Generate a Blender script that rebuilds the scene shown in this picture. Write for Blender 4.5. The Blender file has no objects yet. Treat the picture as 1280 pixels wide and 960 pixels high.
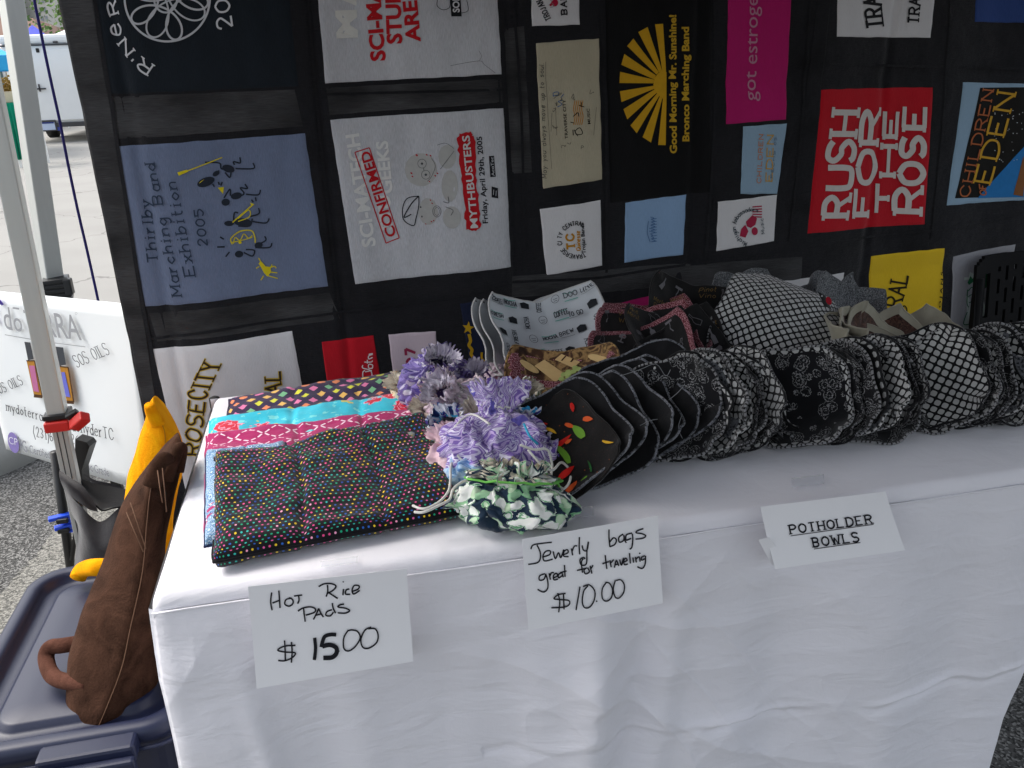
import bpy, bmesh, math, random
from math import sin, cos, pi, radians, sqrt, exp
from mathutils import Vector, Matrix, noise

# ---------------------------------------------------------------- camera, world, sun, exposure
CAM = Vector((.308, -1.0875, 1.4191)); YAW, PITCH, ROLL, F = -.1963, -.3652, -.0372, 1059.2
_f = Vector((-sin(YAW)*cos(PITCH), cos(YAW)*cos(PITCH), sin(PITCH)))
_r0 = Vector((cos(YAW), sin(YAW), 0)); _u0 = _r0.cross(_f)
_r = cos(ROLL)*_r0 + sin(ROLL)*_u0; _u = -sin(ROLL)*_r0 + cos(ROLL)*_u0
scene = bpy.context.scene
COL = scene.collection
cd = bpy.data.cameras.new('camera'); cam = bpy.data.objects.new('camera', cd); COL.objects.link(cam)
cd.sensor_width = 36; cd.lens = F/1280*36; cd.clip_start = .02; cd.clip_end = 500
cam.matrix_world = Matrix(((_r.x, _u.x, -_f.x, CAM.x), (_r.y, _u.y, -_f.y, CAM.y), (_r.z, _u.z, -_f.z, CAM.z), (0, 0, 0, 1)))
scene.camera = cam
SUN_EL, SUN_AZ = radians(52), radians(-62)      # azimuth from +Y towards +X
w = bpy.data.worlds.new('World'); scene.world = w; w.use_nodes = True
sky = w.node_tree.nodes.new('ShaderNodeTexSky'); sky.sky_type = 'NISHITA'; sky.sun_disc = False
sky.sun_elevation = SUN_EL; sky.sun_rotation = SUN_AZ; sky.dust_density = 4; sky.air_density = 1.3; sky.ozone_density = 1.0
hs = w.node_tree.nodes.new('ShaderNodeHueSaturation'); hs.inputs['Saturation'].default_value = .42      # thin overcast
w.node_tree.links.new(sky.outputs[0], hs.inputs['Color']); w.node_tree.links.new(hs.outputs[0], w.node_tree.nodes['Background'].inputs[0])
w.node_tree.nodes['Background'].inputs[1].default_value = .14
sl = bpy.data.lights.new('sun', 'SUN'); sl.energy = .8; sl.angle = radians(25); sl.color = (1, .96, .9)
so = bpy.data.objects.new('sun', sl); COL.objects.link(so)
sd = Vector((sin(SUN_AZ)*cos(SUN_EL), cos(SUN_AZ)*cos(SUN_EL), sin(SUN_EL)))
so.rotation_euler = sd.to_track_quat('Z', 'Y').to_euler(); so.location = sd*20
scene.view_settings.view_transform = 'Standard'; scene.view_settings.look = 'None'
scene.view_settings.exposure = 1.12; scene.view_settings.gamma = 1
scene.render.engine = 'CYCLES'; scene.cycles.max_bounces = 8; scene.cycles.use_denoising = True

# a point of the place from the spot where it shows in the photograph (1280 x 960) and one known coordinate
def ray(x, y): return ((x-640)*_r - (y-480)*_u + F*_f).normalized()
def onZ(x, y, z): d = ray(x, y); return CAM + d*((z-CAM.z)/d.z)
def onY(x, y, Y): d = ray(x, y); return CAM + d*((Y-CAM.y)/d.y)
def onX(x, y, X): d = ray(x, y); return CAM + d*((X-CAM.x)/d.x)
def onP(x, y, p, n): d = ray(x, y); return CAM + d*((p-CAM).dot(n)/d.dot(n))

# ---------------------------------------------------------------- object helpers
def tag(o, label=None, cat=None, group=None, kind=None):
    if label: o['label'] = label
    if cat: o['category'] = cat
    if group: o['group'] = group
    if kind: o['kind'] = kind
    return o
def empty(name, loc=(0, 0, 0), label=None, cat=None, group=None):
    o = bpy.data.objects.new(name, None); COL.objects.link(o); o.location = loc; o.empty_display_size = .05
    return tag(o, label, cat, group)
def obj(name, verts, faces, mat, parent=None, uvs=None, smooth=True, world=True):
    me = bpy.data.meshes.new(name); me.from_pydata([tuple(v) for v in verts], [], faces)
    if smooth: me.polygons.foreach_set('use_smooth', [True]*len(me.polygons))
    if uvs:
        uvl = me.uv_layers.new(name='UVMap')
        li = [0]*len(me.loops); me.loops.foreach_get('vertex_index', li)
        flat = []
        for i in li: flat += uvs[i]
        uvl.data.foreach_set('uv', flat)
    if mat: me.materials.append(mat)
    o = bpy.data.objects.new(name, me); COL.objects.link(o)
    if parent:
        o.parent = parent
        if world: o.matrix_parent_inverse = parent_matrix(parent).inverted()
    return o
def parent_matrix(p):
    m = Matrix.LocRotScale(p.location, p.rotation_euler, p.scale)
    if p.parent: m = parent_matrix(p.parent) @ p.matrix_parent_inverse @ m
    return m
def grid(name, fn, nu, nv, mat, parent=None, uvscale=(1, 1), closed_u=False, flip=False, smooth=True, world=True):
    vs, uv, fs = [], [], []
    for j in range(nv+1):
        for i in range(nu+1):
            u, v = i/nu, j/nv; vs.append(fn(u, v)); uv.append((u*uvscale[0], v*uvscale[1]))
    for j in range(nv):
        for i in range(nu):
            a = j*(nu+1)+i; q = (a, a+1, a+nu+2, a+nu+1)
            fs.append(q[::-1] if flip else q)
    return obj(name, vs, fs, mat, parent, uv, smooth, world)
def quad(p, u, v):   # p = (bl, br, tr, tl)
    return p[0]*(1-u)*(1-v) + p[1]*u*(1-v) + p[2]*u*v + p[3]*(1-u)*v
def box_geo(c, s, rz=0, taper=1):
    c = Vector(c); vs = []
    for z in (-.5, .5):
        k = 1 if z < 0 else taper
        for x, y in ((-.5, -.5), (.5, -.5), (.5, .5), (-.5, .5)):
            p = Vector((x*s[0]*k, y*s[1]*k, z*s[2])); p.rotate(Matrix.Rotation(rz, 3, 'Z')); vs.append(c+p)
    return vs, [(0, 3, 2, 1), (4, 5, 6, 7), (0, 1, 5, 4), (1, 2, 6, 5), (2, 3, 7, 6), (3, 0, 4, 7)]
def merge(gs):
    V, Fc = [], []
    for vs, fs in gs:
        n = len(V); V += list(vs); Fc += [tuple(i+n for i in f) for f in fs]
    return V, Fc
def bevel(o, wd=.004, seg=2):
    m = o.modifiers.new('bevel', 'BEVEL'); m.width = wd; m.segments = seg; m.limit_method = 'ANGLE'
    return o
def box(name, c, s, mat, parent=None, rz=0, bev=.003, taper=1):
    v, f = box_geo(c, s, rz, taper); o = obj(name, v, f, mat, parent, smooth=False)
    if bev: bevel(o, bev)
    return o
def catmull(P, n=6, closed=False):
    P = [Vector(p) for p in P]; out = []; N = len(P)
    rng = range(N if closed else N-1)
    for i in rng:
        g = (lambda k: P[k % N]) if closed else (lambda k: P[max(0, min(N-1, k))])
        a, b, c, d = g(i-1), g(i), g(i+1), g(i+2)
        for k in range(n):
            t = k/n
            out.append(.5*((2*b) + (c-a)*t + (2*a-5*b+4*c-d)*t*t + (3*b-a-3*c+d)*t**3))
    if not closed: out.append(P[-1])
    return out
def tube_geo(P, rad, sides=8, closed=False, squash=1):
    P = [Vector(p) for p in P]; N = len(P); vs, fs = [], []; prev = None
    for i, p in enumerate(P):
        if closed: t = P[(i+1) % N]-P[i-1]
        else: t = P[min(N-1, i+1)]-P[max(0, i-1)]
        t.normalize()
        if prev is None: a = t.orthogonal().normalized()
        else:
            a = prev - t*prev.dot(t)
            a = a.normalized() if a.length > 1e-6 else t.orthogonal().normalized()
        prev = a; b = t.cross(a); r = rad(i/(N-1)) if callable(rad) else rad
        for k in range(sides):
            an = 2*pi*k/sides; vs.append(p + a*cos(an)*r + b*sin(an)*r*squash)
    for i in range(N if closed else N-1):
        j = (i+1) % N
        for k in range(sides):
            l = (k+1) % sides; fs.append((i*sides+k, i*sides+l, j*sides+l, j*sides+k))
    if not closed:
        fs.append(tuple(range(sides))[::-1]); fs.append(tuple((N-1)*sides+k for k in range(sides)))
    return vs, fs
def tube(name, P, rad, mat, parent=None, sides=8, closed=False, smoothn=0, squash=1):
    if smoothn: P = catmull(P, smoothn, closed)
    v, f = tube_geo(P, rad, sides, closed, squash); return obj(name, v, f, mat, parent)
def sqtube(name, a, b, s, mat, parent=None, ang=0, bev=.003):   # square bar between two points
    a, b = Vector(a), Vector(b); t = (b-a).normalized()
    x = Vector((cos(ang), sin(ang), 0)); x = (x-t*x.dot(t)).normalized(); y = t.cross(x); vs = []
    for p in (a, b):
        for i, j in ((-1, -1), (1, -1), (1, 1), (-1, 1)): vs.append(p+x*i*s/2+y*j*s/2)
    o = obj(name, vs, [(0, 3, 2, 1), (4, 5, 6, 7), (0, 1, 5, 4), (1, 2, 6, 5), (2, 3, 7, 6), (3, 0, 4, 7)], mat, parent, smooth=False)
    if bev: bevel(o, bev)
    return o
def nz(x, y, z=0, s=1.0): return noise.noise(Vector((x*s, y*s, z*s)))

# ---------------------------------------------------------------- material helpers
def lin(c):
    if isinstance(c, str):
        c = [int(c[i:i+2], 16)/255 for i in (0, 2, 4)]
        c = [x/12.92 if x <= .04045 else ((x+.055)/1.055)**2.4 for x in c]
    return (c[0], c[1], c[2], 1)
class G:
    def __init__(s, name, rough=.85, **kw):
        s.m = bpy.data.materials.new(name); s.m.use_nodes = True; s.t = s.m.node_tree; s.n = s.t.nodes; s.b = s.n['Principled BSDF']
        s.b.inputs['Roughness'].default_value = rough
        s.b.inputs['Specular IOR Level'].default_value = kw.get('spec', .3)
        if kw.get('sheen'): s.b.inputs['Sheen Weight'].default_value = kw['sheen']; s.b.inputs['Sheen Roughness'].default_value = .5
        if kw.get('metal'): s.b.inputs['Metallic'].default_value = kw['metal']
    def new(s, t, **kw):
        n = s.n.new(t)
        for k, v in kw.items(): setattr(n, k, v)
        return n
    def put(s, sock, v):
        if v is None: return
        if hasattr(v, 'is_linked'): s.t.links.new(v, sock)
        else: sock.default_value = v
    def uv(s): return s.new('ShaderNodeTexCoord').outputs['UV']
    def ob(s): return s.new('ShaderNodeTexCoord').outputs['Object']
    def map(s, vec, scale=(1, 1, 1), rot=(0, 0, 0), loc=(0, 0, 0)):
        n = s.new('ShaderNodeMapping'); s.put(n.inputs[0], vec)
        n.inputs['Scale'].default_value = scale; n.inputs['Rotation'].default_value = rot; n.inputs['Location'].default_value = loc
        return n.outputs[0]
    def math(s, op, a, b=None, c=None, clamp=False):
        n = s.new('ShaderNodeMath', operation=op); n.use_clamp = clamp
        s.put(n.inputs[0], a); s.put(n.inputs[1], b); s.put(n.inputs[2], c); return n.outputs[0]
    def vmath(s, op, a, b=None):
        n = s.new('ShaderNodeVectorMath', operation=op); s.put(n.inputs[0], a); s.put(n.inputs[1], b)
        return n.outputs['Value'] if op in ('LENGTH', 'DISTANCE', 'DOT_PRODUCT') else n.outputs[0]
    def sep(s, v): n = s.new('ShaderNodeSeparateXYZ'); s.put(n.inputs[0], v); return n.outputs
    def comb(s, x, y, z=0.): n = s.new('ShaderNodeCombineXYZ'); s.put(n.inputs[0], x); s.put(n.inputs[1], y); s.put(n.inputs[2], z); return n.outputs[0]
    def noise(s, vec, scale=5, detail=2, dist=0, rough=.5, out='Fac'):
        n = s.new('ShaderNodeTexNoise'); s.put(n.inputs['Vector'], vec); n.inputs['Scale'].default_value = scale
        n.inputs['Detail'].default_value = detail; n.inputs['Distortion'].default_value = dist; n.inputs['Roughness'].default_value = rough
        return n.outputs[out]
    def voro(s, vec, scale=5, out='Distance', feature='F1', rnd=1):
        n = s.new('ShaderNodeTexVoronoi', feature=feature); s.put(n.inputs['Vector'], vec); n.inputs['Scale'].default_value = scale
        n.inputs['Randomness'].default_value = rnd; return n.outputs[out]
    def wnoise(s, vec): n = s.new('ShaderNodeTexWhiteNoise', noise_dimensions='3D'); s.put(n.inputs[0], vec); return n.outputs['Value']
    def ramp(s, fac, stops, interp='LINEAR'):
        n = s.new('ShaderNodeValToRGB'); s.put(n.inputs[0], fac); r = n.color_ramp; r.interpolation = interp
        while len(r.elements) < len(stops): r.elements.new(.5)
        for e, (p, c) in zip(r.elements, stops): e.position = p; e.color = lin(c)
        return n.outputs[0]
    def mix(s, f, a, b, mode='MIX'):
        n = s.new('ShaderNodeMix', data_type='RGBA', blend_type=mode); s.put(n.inputs[0], f)
        for i, c in ((6, a), (7, b)):
            if isinstance(c, (str, tuple, list)): c = lin(c)
            s.put(n.inputs[i], c)
        return n.outputs[2]
    def col(s, c): s.put(s.b.inputs['Base Color'], lin(c) if isinstance(c, (str, tuple, list)) else c); return s
    def bump(s, h, strength=.3, dist=.002):
        n = s.new('ShaderNodeBump'); s.put(n.inputs['Height'], h); n.inputs['Strength'].default_value = strength; n.inputs['Distance'].default_value = dist
        s.t.links.new(n.outputs[0], s.b.inputs['Normal']); return s
M = {}
def weave(g, vec=None, sc=900, st=.25):
    v = vec or g.ob()
    h1 = g.noise(g.map(v, (sc, sc*.12, sc*.12)), 1, 2); h2 = g.noise(g.map(v, (sc*.12, sc*.12, sc)), 1, 2); h3 = g.noise(v, 28, 4)
    g.bump(g.math('ADD', g.math('ADD', h1, h2), g.math('MULTIPLY', h3, 3)), st, .0015)
    return h1
def fabric(name, c, c2=None, sheen=.15, rough=.9, st=.25, vary=.25, sc=700, stretch=None):
    g = G(name, rough, sheen=sheen, spec=.15); v = g.ob()
    if stretch: v = g.map(v, stretch)
    h = g.noise(v, 9, 5); h2 = g.noise(g.map(g.ob(), (sc*.5, sc*.5, sc*.06)), 1, 2)
    c2 = c2 or tuple(x*(1-vary) for x in lin(c)[:3])
    f = g.math('ADD', g.math('MULTIPLY', h, .6), g.math('MULTIPLY', h2, .4))
    g.col(g.mix(g.math('MULTIPLY_ADD', f, 2.2, -.6, clamp=True), c2, c)); weave(g, sc=sc, st=st); return g.m
def plain(name, c, rough=.6, metal=0, spec=.4, bump=0, bs=60, vary=.12, sheen=0):
    g = G(name, rough, metal=metal, spec=spec, sheen=sheen); c1 = lin(c)[:3]; c2 = tuple(x*(1-vary) for x in c1)
    g.col(g.mix(g.noise(g.ob(), 7, 5), c1, c2))
    if bump: g.bump(g.noise(g.ob(), bs, 4), bump, .004)
    return g.m
def ink(name, c, rough=.7):
    g = G(name, rough, spec=.2); c1 = lin(c)[:3]; g.col(g.mix(g.noise(g.ob(), 90, 3), c1, tuple(x*.82 for x in c1))); return g.m
def INK(c):
    k = 'ink_'+c
    if k not in M: M[k] = ink('print_'+c, c)
    return M[k]
# ---------------------------------------------------------------- flat print: strokes, shapes and letters laid on a surface
GL = {
'A': '-043c64;-1757', 'B': '-040c;~0c3c5b593808;~083857553404', 'C': '~6a4c2c0a06244466', 'D': '-040c;~0c3c6a663404', 'E': '-6c0c;-0464;-040c;-0848',
'F': '-6c0c;-040c;-0848', 'G': '~6a4c2c0a06244466;-6468;-6838', 'H': '-040c;-646c;-0868', 'I': '-040c', 'J': '~4c46342406', 'K': '-040c;-6c07;-2964',
'L': '-0c04;-0464', 'M': '-040c;-0c36;-366c;-6c64', 'N': '-040c;-0c64;-646c', 'O': '~3c0a0634666a3c', 'P': '-040c;~0c4c6a4808', 'Q': '~3c0a0634666a3c;-3673',
'R': '-040c;~0c4c6a4808;-3864', 'S': '~6b4c1c0a284866441405', 'T': '-0c6c;-3c34', 'U': '~0c061454666c', 'V': '-0c34;-346c', 'W': '-0c24;-243a;-3a64;-648c',
'X': '-0c64;-046c', 'Y': '-0c38;-386c;-3834', 'Z': '-0c6c;-6c04;-0464',
'a': '~4829190706143446;-4944', 'b': '-0c04;~072948462405', 'c': '~482907062445', 'd': '-4c44;~472907062446', 'e': '-0747;~47391907052445',
'f': '~3b2c1b14;-0939', 'g': '~49422011;~472907062446', 'h': '-0c04;~07294844', 'i': '-0904;-0b0c', 'j': '~19121001;-1b1c', 'k': '-0c04;-4906;-1844',
'l': '-0c04', 'm': '-0904;~07193834;~37496864', 'n': '-0904;~07294844', 'o': '~2907062446472 9'.replace(' ', ''), 'p': '-0901;~072948462405', 'r': '-0904;~072939',
's': '~4829082746 2405'.replace(' ', ''), 't': '-1c15;~152434;-0939', 'u': '~09052446;-4944', 'v': '-0924;-2449', 'w': '-0914;-1427;-2734;-3449',
'x': '-0944;-0449', 'y': '-0925;-4911', 'z': '-0949;-4904;-0444',
'0': '~2c0a0624464a2c', '1': '-1a2c;-2c24', '2': '~0a1c3c4a3804;-0444', '3': '~0b2c4a28;~28462405', '5': '-4c0c;-0c09;~092948462405', '6': '~3c0905244628 07'.replace(' ', ''),
'7': '-0c4c;-4c14', '8': '~284a2c0a2846240628', '9': '~4a2c09284a;~4a462405', "'": '-0c0a', '.': '-0405', ',': '-1503', '!': '-0c07;-0405', '-': '-0848',
'(': '~2c1908150 2'.replace(' ', '')[:-2]+'2', ')': '~0c192 815 03'.replace(' ', '')[:-2]+'2', '?': '~0a2c4a28;-2826;-2524', '@': '~2c0a0624464a2c', ':': '-0506;-0809'}
GL['('] = '~2d080623'.replace('23', '21'); GL[')'] = '~0d280601'.replace('0601', '2601')
WID = {'I': 0, 'i': 0, 'l': 0, "'": 0, '.': 0, '!': 0, 'W': 8, 'm': 6, 'w': 4, 'f': 3, 'r': 3, 't': 3, 'j': 1, '1': 2, ':': 0, ',': 1, '(': 2, ')': 2}
def adv(ch):
    if ch == ' ': return 4
    return WID.get(ch, 6 if ch.isupper() else 4)
class Art:
    def __init__(s): s.v, s.f, s.h, s.k = [], [], [], 0
    def _strip(s, P, wd, taper=None):
        n0 = len(s.v); N = len(P); s.k += 1
        for i, p in enumerate(P):
            t = P[min(N-1, i+1)]-P[max(0, i-1)]
            if t.length < 1e-9: t = Vector((1, 0))
            t.normalize(); n = Vector((-t.y, t.x))
            ww = wd if taper is None else wd*taper(i/(max(1, N-1)))
            s.v += [p+n*ww/2, p-n*ww/2]; s.h += [s.k, s.k]
        for i in range(N-1): a = n0+2*i; s.f.append((a, a+1, a+3, a+2))
    def stroke(s, pts, wd, smooth=True, n=5, taper=None):
        P = [Vector(p) for p in pts]
        if len(P) == 1: return s.ellipse(P[0].x, P[0].y, wd*.6, wd*.6)
        if smooth and len(P) > 2: s._strip([Vector(q) for q in catmull(P, n)], wd, taper)
        elif len(P) == 2:
            d = (P[1]-P[0]); L = d.length
            s._strip([P[0]+d*k/4 for k in range(5)], wd, taper)
        else:
            for a, b in zip(P[:-1], P[1:]):
                d = (b-a).normalized()*wd*.45; a2, b2 = a-d, b+d; s._strip([a2+(b2-a2)*k/3 for k in range(4)], wd)
    def poly(s, pts):
        n = len(s.v); s.k += 1
        s.v += [Vector(p) for p in pts]; s.h += [s.k]*len(pts); s.f.append(tuple(range(n, n+len(pts))))
    def ellipse(s, x, y, rx, ry, rot=0, seg=14):
        s.poly([(x+rx*cos(a)*cos(rot)-ry*sin(a)*sin(rot), y+rx*cos(a)*sin(rot)+ry*sin(a)*cos(rot)) for a in [2*pi*i/seg for i in range(seg)]])
    def ring(s, x, y, rx, ry, wd, rot=0, a0=0, a1=2*pi, seg=24):
        s._strip([Vector((x+rx*cos(a)*cos(rot)-ry*sin(a)*sin(rot), y+rx*cos(a)*sin(rot)+ry*sin(a)*cos(rot))) for a in [a0+(a1-a0)*i/seg for i in range(seg+1)]], wd)
    def gpoly(s, q, nu=8, nv=8):   # quad of four 2D corners, subdivided
        q = [Vector(p) for p in q]; n = len(s.v); s.k += 1
        for j in range(nv+1):
            for i in range(nu+1): s.v.append(quad(q, i/nu, j/nv)); s.h.append(s.k)
        for j in range(nv):
            for i in range(nu): a = n+j*(nu+1)+i; s.f.append((a, a+1, a+nu+2, a+nu+1))
    def text(s, st, p0, p1, h, wd=1., serif=0, slant=0, up=None, gap=2.6, arch=0, hs=None, contrast=0):
        p0, p1 = Vector(p0), Vector(p1); d = p1-p0; L = d.length; dn = d/L
        upv = Vector(up).normalized() if up else Vector((dn.y, -dn.x))
        ad = lambda c: adv(c)+(2 if serif and c in 'Iil' else 0); tot = sum(ad(c)+gap for c in st)-gap; tot = max(tot, 1); x = 0
        for c in st:
            a = ad(c); ox = 1 if serif and c in 'Iil' else 0
            for sk in GL.get(c, '').split(';'):
                if not sk: continue
                pts = []
                for k in range(1, len(sk)-1, 2):
                    gx, gy = int(sk[k], 16), (int(sk[k+1], 16)-4)/8
                    X = (x+ox+gx)/tot; xx = X*L + gy*h*slant
                    hh = h*(1+(hs or 0)*(X-.5)); off = arch*h*4*X*(1-X)
                    pts.append(p0+dn*xx+upv*(gy*hh+off))
                if sk[0] == '~': s.stroke(pts, wd, True, 5)
                else:
                    vert = abs(int(sk[1], 16)-int(sk[3], 16)) < 3
                    s.stroke(pts, wd*(1 if (vert or not contrast) else contrast), False)
                    if serif and len(pts) == 2:
                        for k, p in ((2, pts[0]), (4, pts[1])):
                            y = sk[k]; xo = int(sk[k-1], 16)
                            if y in '4c9' and not (ch in 'T7' and y == 'c') and abs(int(sk[2], 16)-int(sk[4], 16)) >= 3:
                                sw = (serif*h*.115+wd*.45)*(.75 if ch == 'T' else 1); s.stroke([p-dn*sw, p+dn*sw], wd*.6 if wd < 3.5 else max(wd*.55, h*.10), False)
            x += a+gap
    def bfont(s, st, p0, p1, h, bold=0, up=None, slant=0, cap=None):
        cu = bpy.data.curves.new('t', 'FONT'); cu.body = st; cu.offset = bold; cu.resolution_u = 3
        o = bpy.data.objects.new('t', cu); COL.objects.link(o)
        dg = bpy.context.evaluated_depsgraph_get(); me = o.evaluated_get(dg).to_mesh()
        vs = [Vector(v.co) for v in me.vertices]; fs = [tuple(p.vertices) for p in me.polygons]
        o.evaluated_get(dg).to_mesh_clear(); bpy.data.objects.remove(o); bpy.data.curves.remove(cu)
        if not vs: return
        x0, x1 = min(v.x for v in vs), max(v.x for v in vs); CH = cap or .69
        p0, p1 = Vector(p0), Vector(p1); d = p1-p0; dn = d.normalized(); upv = Vector(up).normalized() if up else Vector((dn.y, -dn.x))
        n = len(s.v); s.k += 1
        for v in vs: s.v.append(p0+d*((v.x-x0)/(x1-x0))+upv*(v.y/CH*h)+dn*(v.y/CH*h*slant)); s.h.append(s.k)
        s.f += [tuple(i+n for i in f) for f in fs]
    def groups(s, gap):       # strokes that lie together (a word, a figure)
        ks = sorted(set(s.h)); bb = {}
        for p, k in zip(s.v, s.h):
            b = bb.setdefault(k, [p.x, p.x, p.y, p.y]); b[0] = min(b[0], p.x); b[1] = max(b[1], p.x); b[2] = min(b[2], p.y); b[3] = max(b[3], p.y)
        par = {k: k for k in ks}
        def fd(k):
            while par[k] != k: k = par[k]
            return k
        for i, k in enumerate(ks):
            for m in ks[i+1:]:
                a, b = bb[k], bb[m]
                if a[0]-gap < b[1] and b[0]-gap < a[1] and a[2]-gap < b[3] and b[2]-gap < a[3]: par[fd(k)] = fd(m)
        out = {}
        for k in ks: out.setdefault(fd(k), set()).add(k)
        return list(out.values())
    def build(s, name, fn, mat, parent, h=.0012, step=.00003, gap=None):
        if gap:
            gs = s.groups(gap)
            if len(gs) > 1:
                for g_ in gs:
                    a = Art(); mp = {}
                    for f in s.f:
                        if s.h[f[0]] in g_:
                            for i in f:
                                if i not in mp: mp[i] = len(a.v); a.v.append(s.v[i]); a.h.append(s.h[i])
                            a.f.append(tuple(mp[i] for i in f))
                    a.build(name, fn, mat, parent, h, step)
                return
        vs = [fn(p.x, p.y, h+step*k) for p, k in zip(s.v, s.h)]
        return obj(name, vs, s.f, mat, parent, smooth=False)
def Z(ox, oy, sc, pts): return [(ox+x/sc, oy+y/sc) for x, y in pts]
# ---------------------------------------------------------------- ground
def asphalt(name, c, c2, sc=220, light=.35, big=1.2, k1=2.0, k0=.6):
    g = G(name, .9, spec=.25); v = g.ob()
    vo = g.voro(v, sc, 'Color'); s = g.sep(vo)[0]; big_ = g.noise(v, big, 4); fine = g.noise(v, 900, 2)
    a = g.mix(g.math('MULTIPLY_ADD', big_, 1.6, -.3, clamp=True), c, c2)
    st = g.mix(g.math('GREATER_THAN', s, 1-light), a, tuple(min(1, x*k1) for x in lin(c2)[:3]))
    st = g.mix(g.math('LESS_THAN', s, .25), st, tuple(x*k0 for x in lin(c)[:3]))
    g.col(g.mix(g.math('MULTIPLY', fine, .35), st, (0, 0, 0)))
    d = g.voro(v, sc, 'Distance'); g.bump(g.math('ADD', d, g.math('MULTIPLY', fine, .4)), .8, .004); return g.m
M['asphalt'] = asphalt('coarse_asphalt', (.085, .084, .08), (.15, .147, .14), 190, .3)
M['asphalt_light'] = asphalt('worn_light_asphalt', (.21, .205, .185), (.29, .28, .25), 190, .35, k1=1.35, k0=.6)
g = G('street_concrete', .85, spec=.3); v = g.ob()
n1 = g.noise(v, .9, 6); n2 = g.noise(v, 60, 4); cr = g.voro(g.vmath('ADD', g.map(v, (1, 1, 1)), g.noise(v, 1.5, 4, out='Color')), .6, feature='DISTANCE_TO_EDGE')
c = g.mix(g.math('MULTIPLY_ADD', n1, 1.8, -.4, clamp=True), (.27, .262, .245), (.35, .342, .32)); c = g.mix(g.math('MULTIPLY', n2, .35), c, (.3, .29, .27))
g.col(g.mix(g.math('LESS_THAN', cr, .006), c, (.2, .19, .18))); g.bump(n2, .25, .004); M['street'] = g.m
gr = grid('ground', lambda u, v: Vector((-150+300*u, -60+260*v, 0)), 4, 4, M['asphalt'], smooth=False); tag(gr, kind='structure')
def sheet(name, pts, z, mat):
    o = obj(name, [(x, y, z) for x, y in pts], [tuple(range(len(pts)))], mat, smooth=False); tag(o, kind='structure'); return o
sheet('street', [(-150, 3.1), (-3, 3.05), (0, 3.2), (6, 3.0), (150, 3.2), (150, 60), (-150, 60)], .004, M['street'])
rnd = random.Random(4)
edge = [onZ(x, y, 0) for x, y in ((150, 590), (118, 618), (80, 650), (62, 668), (52, 690), (38, 702), (26, 716), (14, 730), (-12, 762), (-60, 820), (-140, 930))]
E2 = []
for a, b in zip(edge[:-1], edge[1:]):
    for k in range(6):
        p = a.lerp(b, k/6); E2.append((p.x+rnd.uniform(-.012, .012), p.y+rnd.uniform(-.012, .012)))
sheet('pavement_patch', E2+[(-1.1, -.6), (-.2, -.8), (.05, .3), (.05, 1.5)], .004, M['asphalt_light'])

# ---------------------------------------------------------------- far side of the street
M['white_paint'] = plain('white_enamel', (.8, .81, .81), .4, vary=.06); M['black_rubber'] = plain('black_rubber', (.02, .02, .02), .8)
M['grey_metal'] = plain('grey_metal', (.35, .36, .37), .45, metal=.6); M['dark_metal'] = plain('dark_metal', (.05, .05, .055), .5)
Yt = 21.0
def far(x, y, Y=Yt): return onY(x, y, Y)
def cargo_trailer():
    a = onZ(38, 178, 0); X0, Y0 = a.x, 20.9
    t = empty('cargo_trailer', (X0+1.1, Y0, 0), 'white enclosed cargo trailer parked behind the quilt across the street', 'trailer')
    W, L, z0, z1 = 2.3, 4.6, .42, 2.12
    b = box('body', (X0+W/2, Y0+L/2, (z0+z1)/2), (W, L, z1-z0), M['white_paint'], t, bev=.05)
    box('roof_cap', (X0+W/2, Y0+L/2, z1+.09), (W+.04, L+.04, .2), M['white_paint'], t, bev=.07)
    box('trim_rail', (X0+W/2, Y0-.012, z1-.03), (W+.02, .03, .035), M['dark_metal'], t, bev=0)
    d = box('door', (X0+W/2, Y0-.02, (z0+z1)/2-.03), (W-.16, .03, z1-z0-.2), M['white_paint'], t, bev=.008)
    for x in (.55, 1.15, 1.75):
        box('marker_light', (X0+x, Y0-.03, z1+.02), (.1, .03, .035), M['dark_metal'], t, bev=.006)
    p = onY(51, 111, Y0-.05)
    box('latch_bar', (p.x, Y0-.06, p.z), (.22, .03, .03), M['dark_metal'], d); box('latch_bar', (p.x-.02, Y0-.06, p.z+.02), (.03, .03, .16), M['dark_metal'], d)
    c = onY(47, 63, Y0-.04); box('round_vent', (c.x, Y0-.045, c.z), (.07, .02, .09), M['black_rubber'], d, bev=.02)
    q = onY(61, 157, Y0-.05)
    pf = box('licence_plate', (q.x, Y0-.05, q.z), (.34, .03, .24), M['dark_metal'], t, bev=.01)
    box('plate_face', (q.x, Y0-.068, q.z-.01), (.27, .008, .17), plain('plate_blue_white', (.5, .58, .75), .4), pf, bev=0)
    box('plate_band', (q.x, Y0-.074, q.z+.06), (.25, .004, .03), INK('2c3c80'), pf, bev=0)
    s = onY(73, 159, Y0-.05); box('sticker', (s.x, Y0-.04, s.z), (.1, .006, .15), INK('4050a8'), t, bev=0)
    box('rear_sill', (X0+W/2, Y0-.01, z0-.03), (W-.1, .08, .1), M['dark_metal'], t, bev=.01)
    for dx in (.12, W-.12):
        wv, wf = tube_geo([(X0+dx-.1, Y0+2.1, .33), (X0+dx+.1, Y0+2.1, .33)], .33, 24)
        wh = obj('wheel', wv, wf, M['black_rubber'], t); rv, rf = tube_geo([(X0+dx-.105, Y0+2.1, .33), (X0+dx+.105, Y0+2.1, .33)], .18, 16); obj('rim', rv, rf, M['grey_metal'], wh)
    wv, wf = tube_geo([(X0+1.7, Y0+.9, .3), (X0+1.95, Y0+.9, .3)], .3, 24); obj('spare_wheel', wv, wf, M['black_rubber'], t)
    return t
trl = cargo_trailer()

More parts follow.
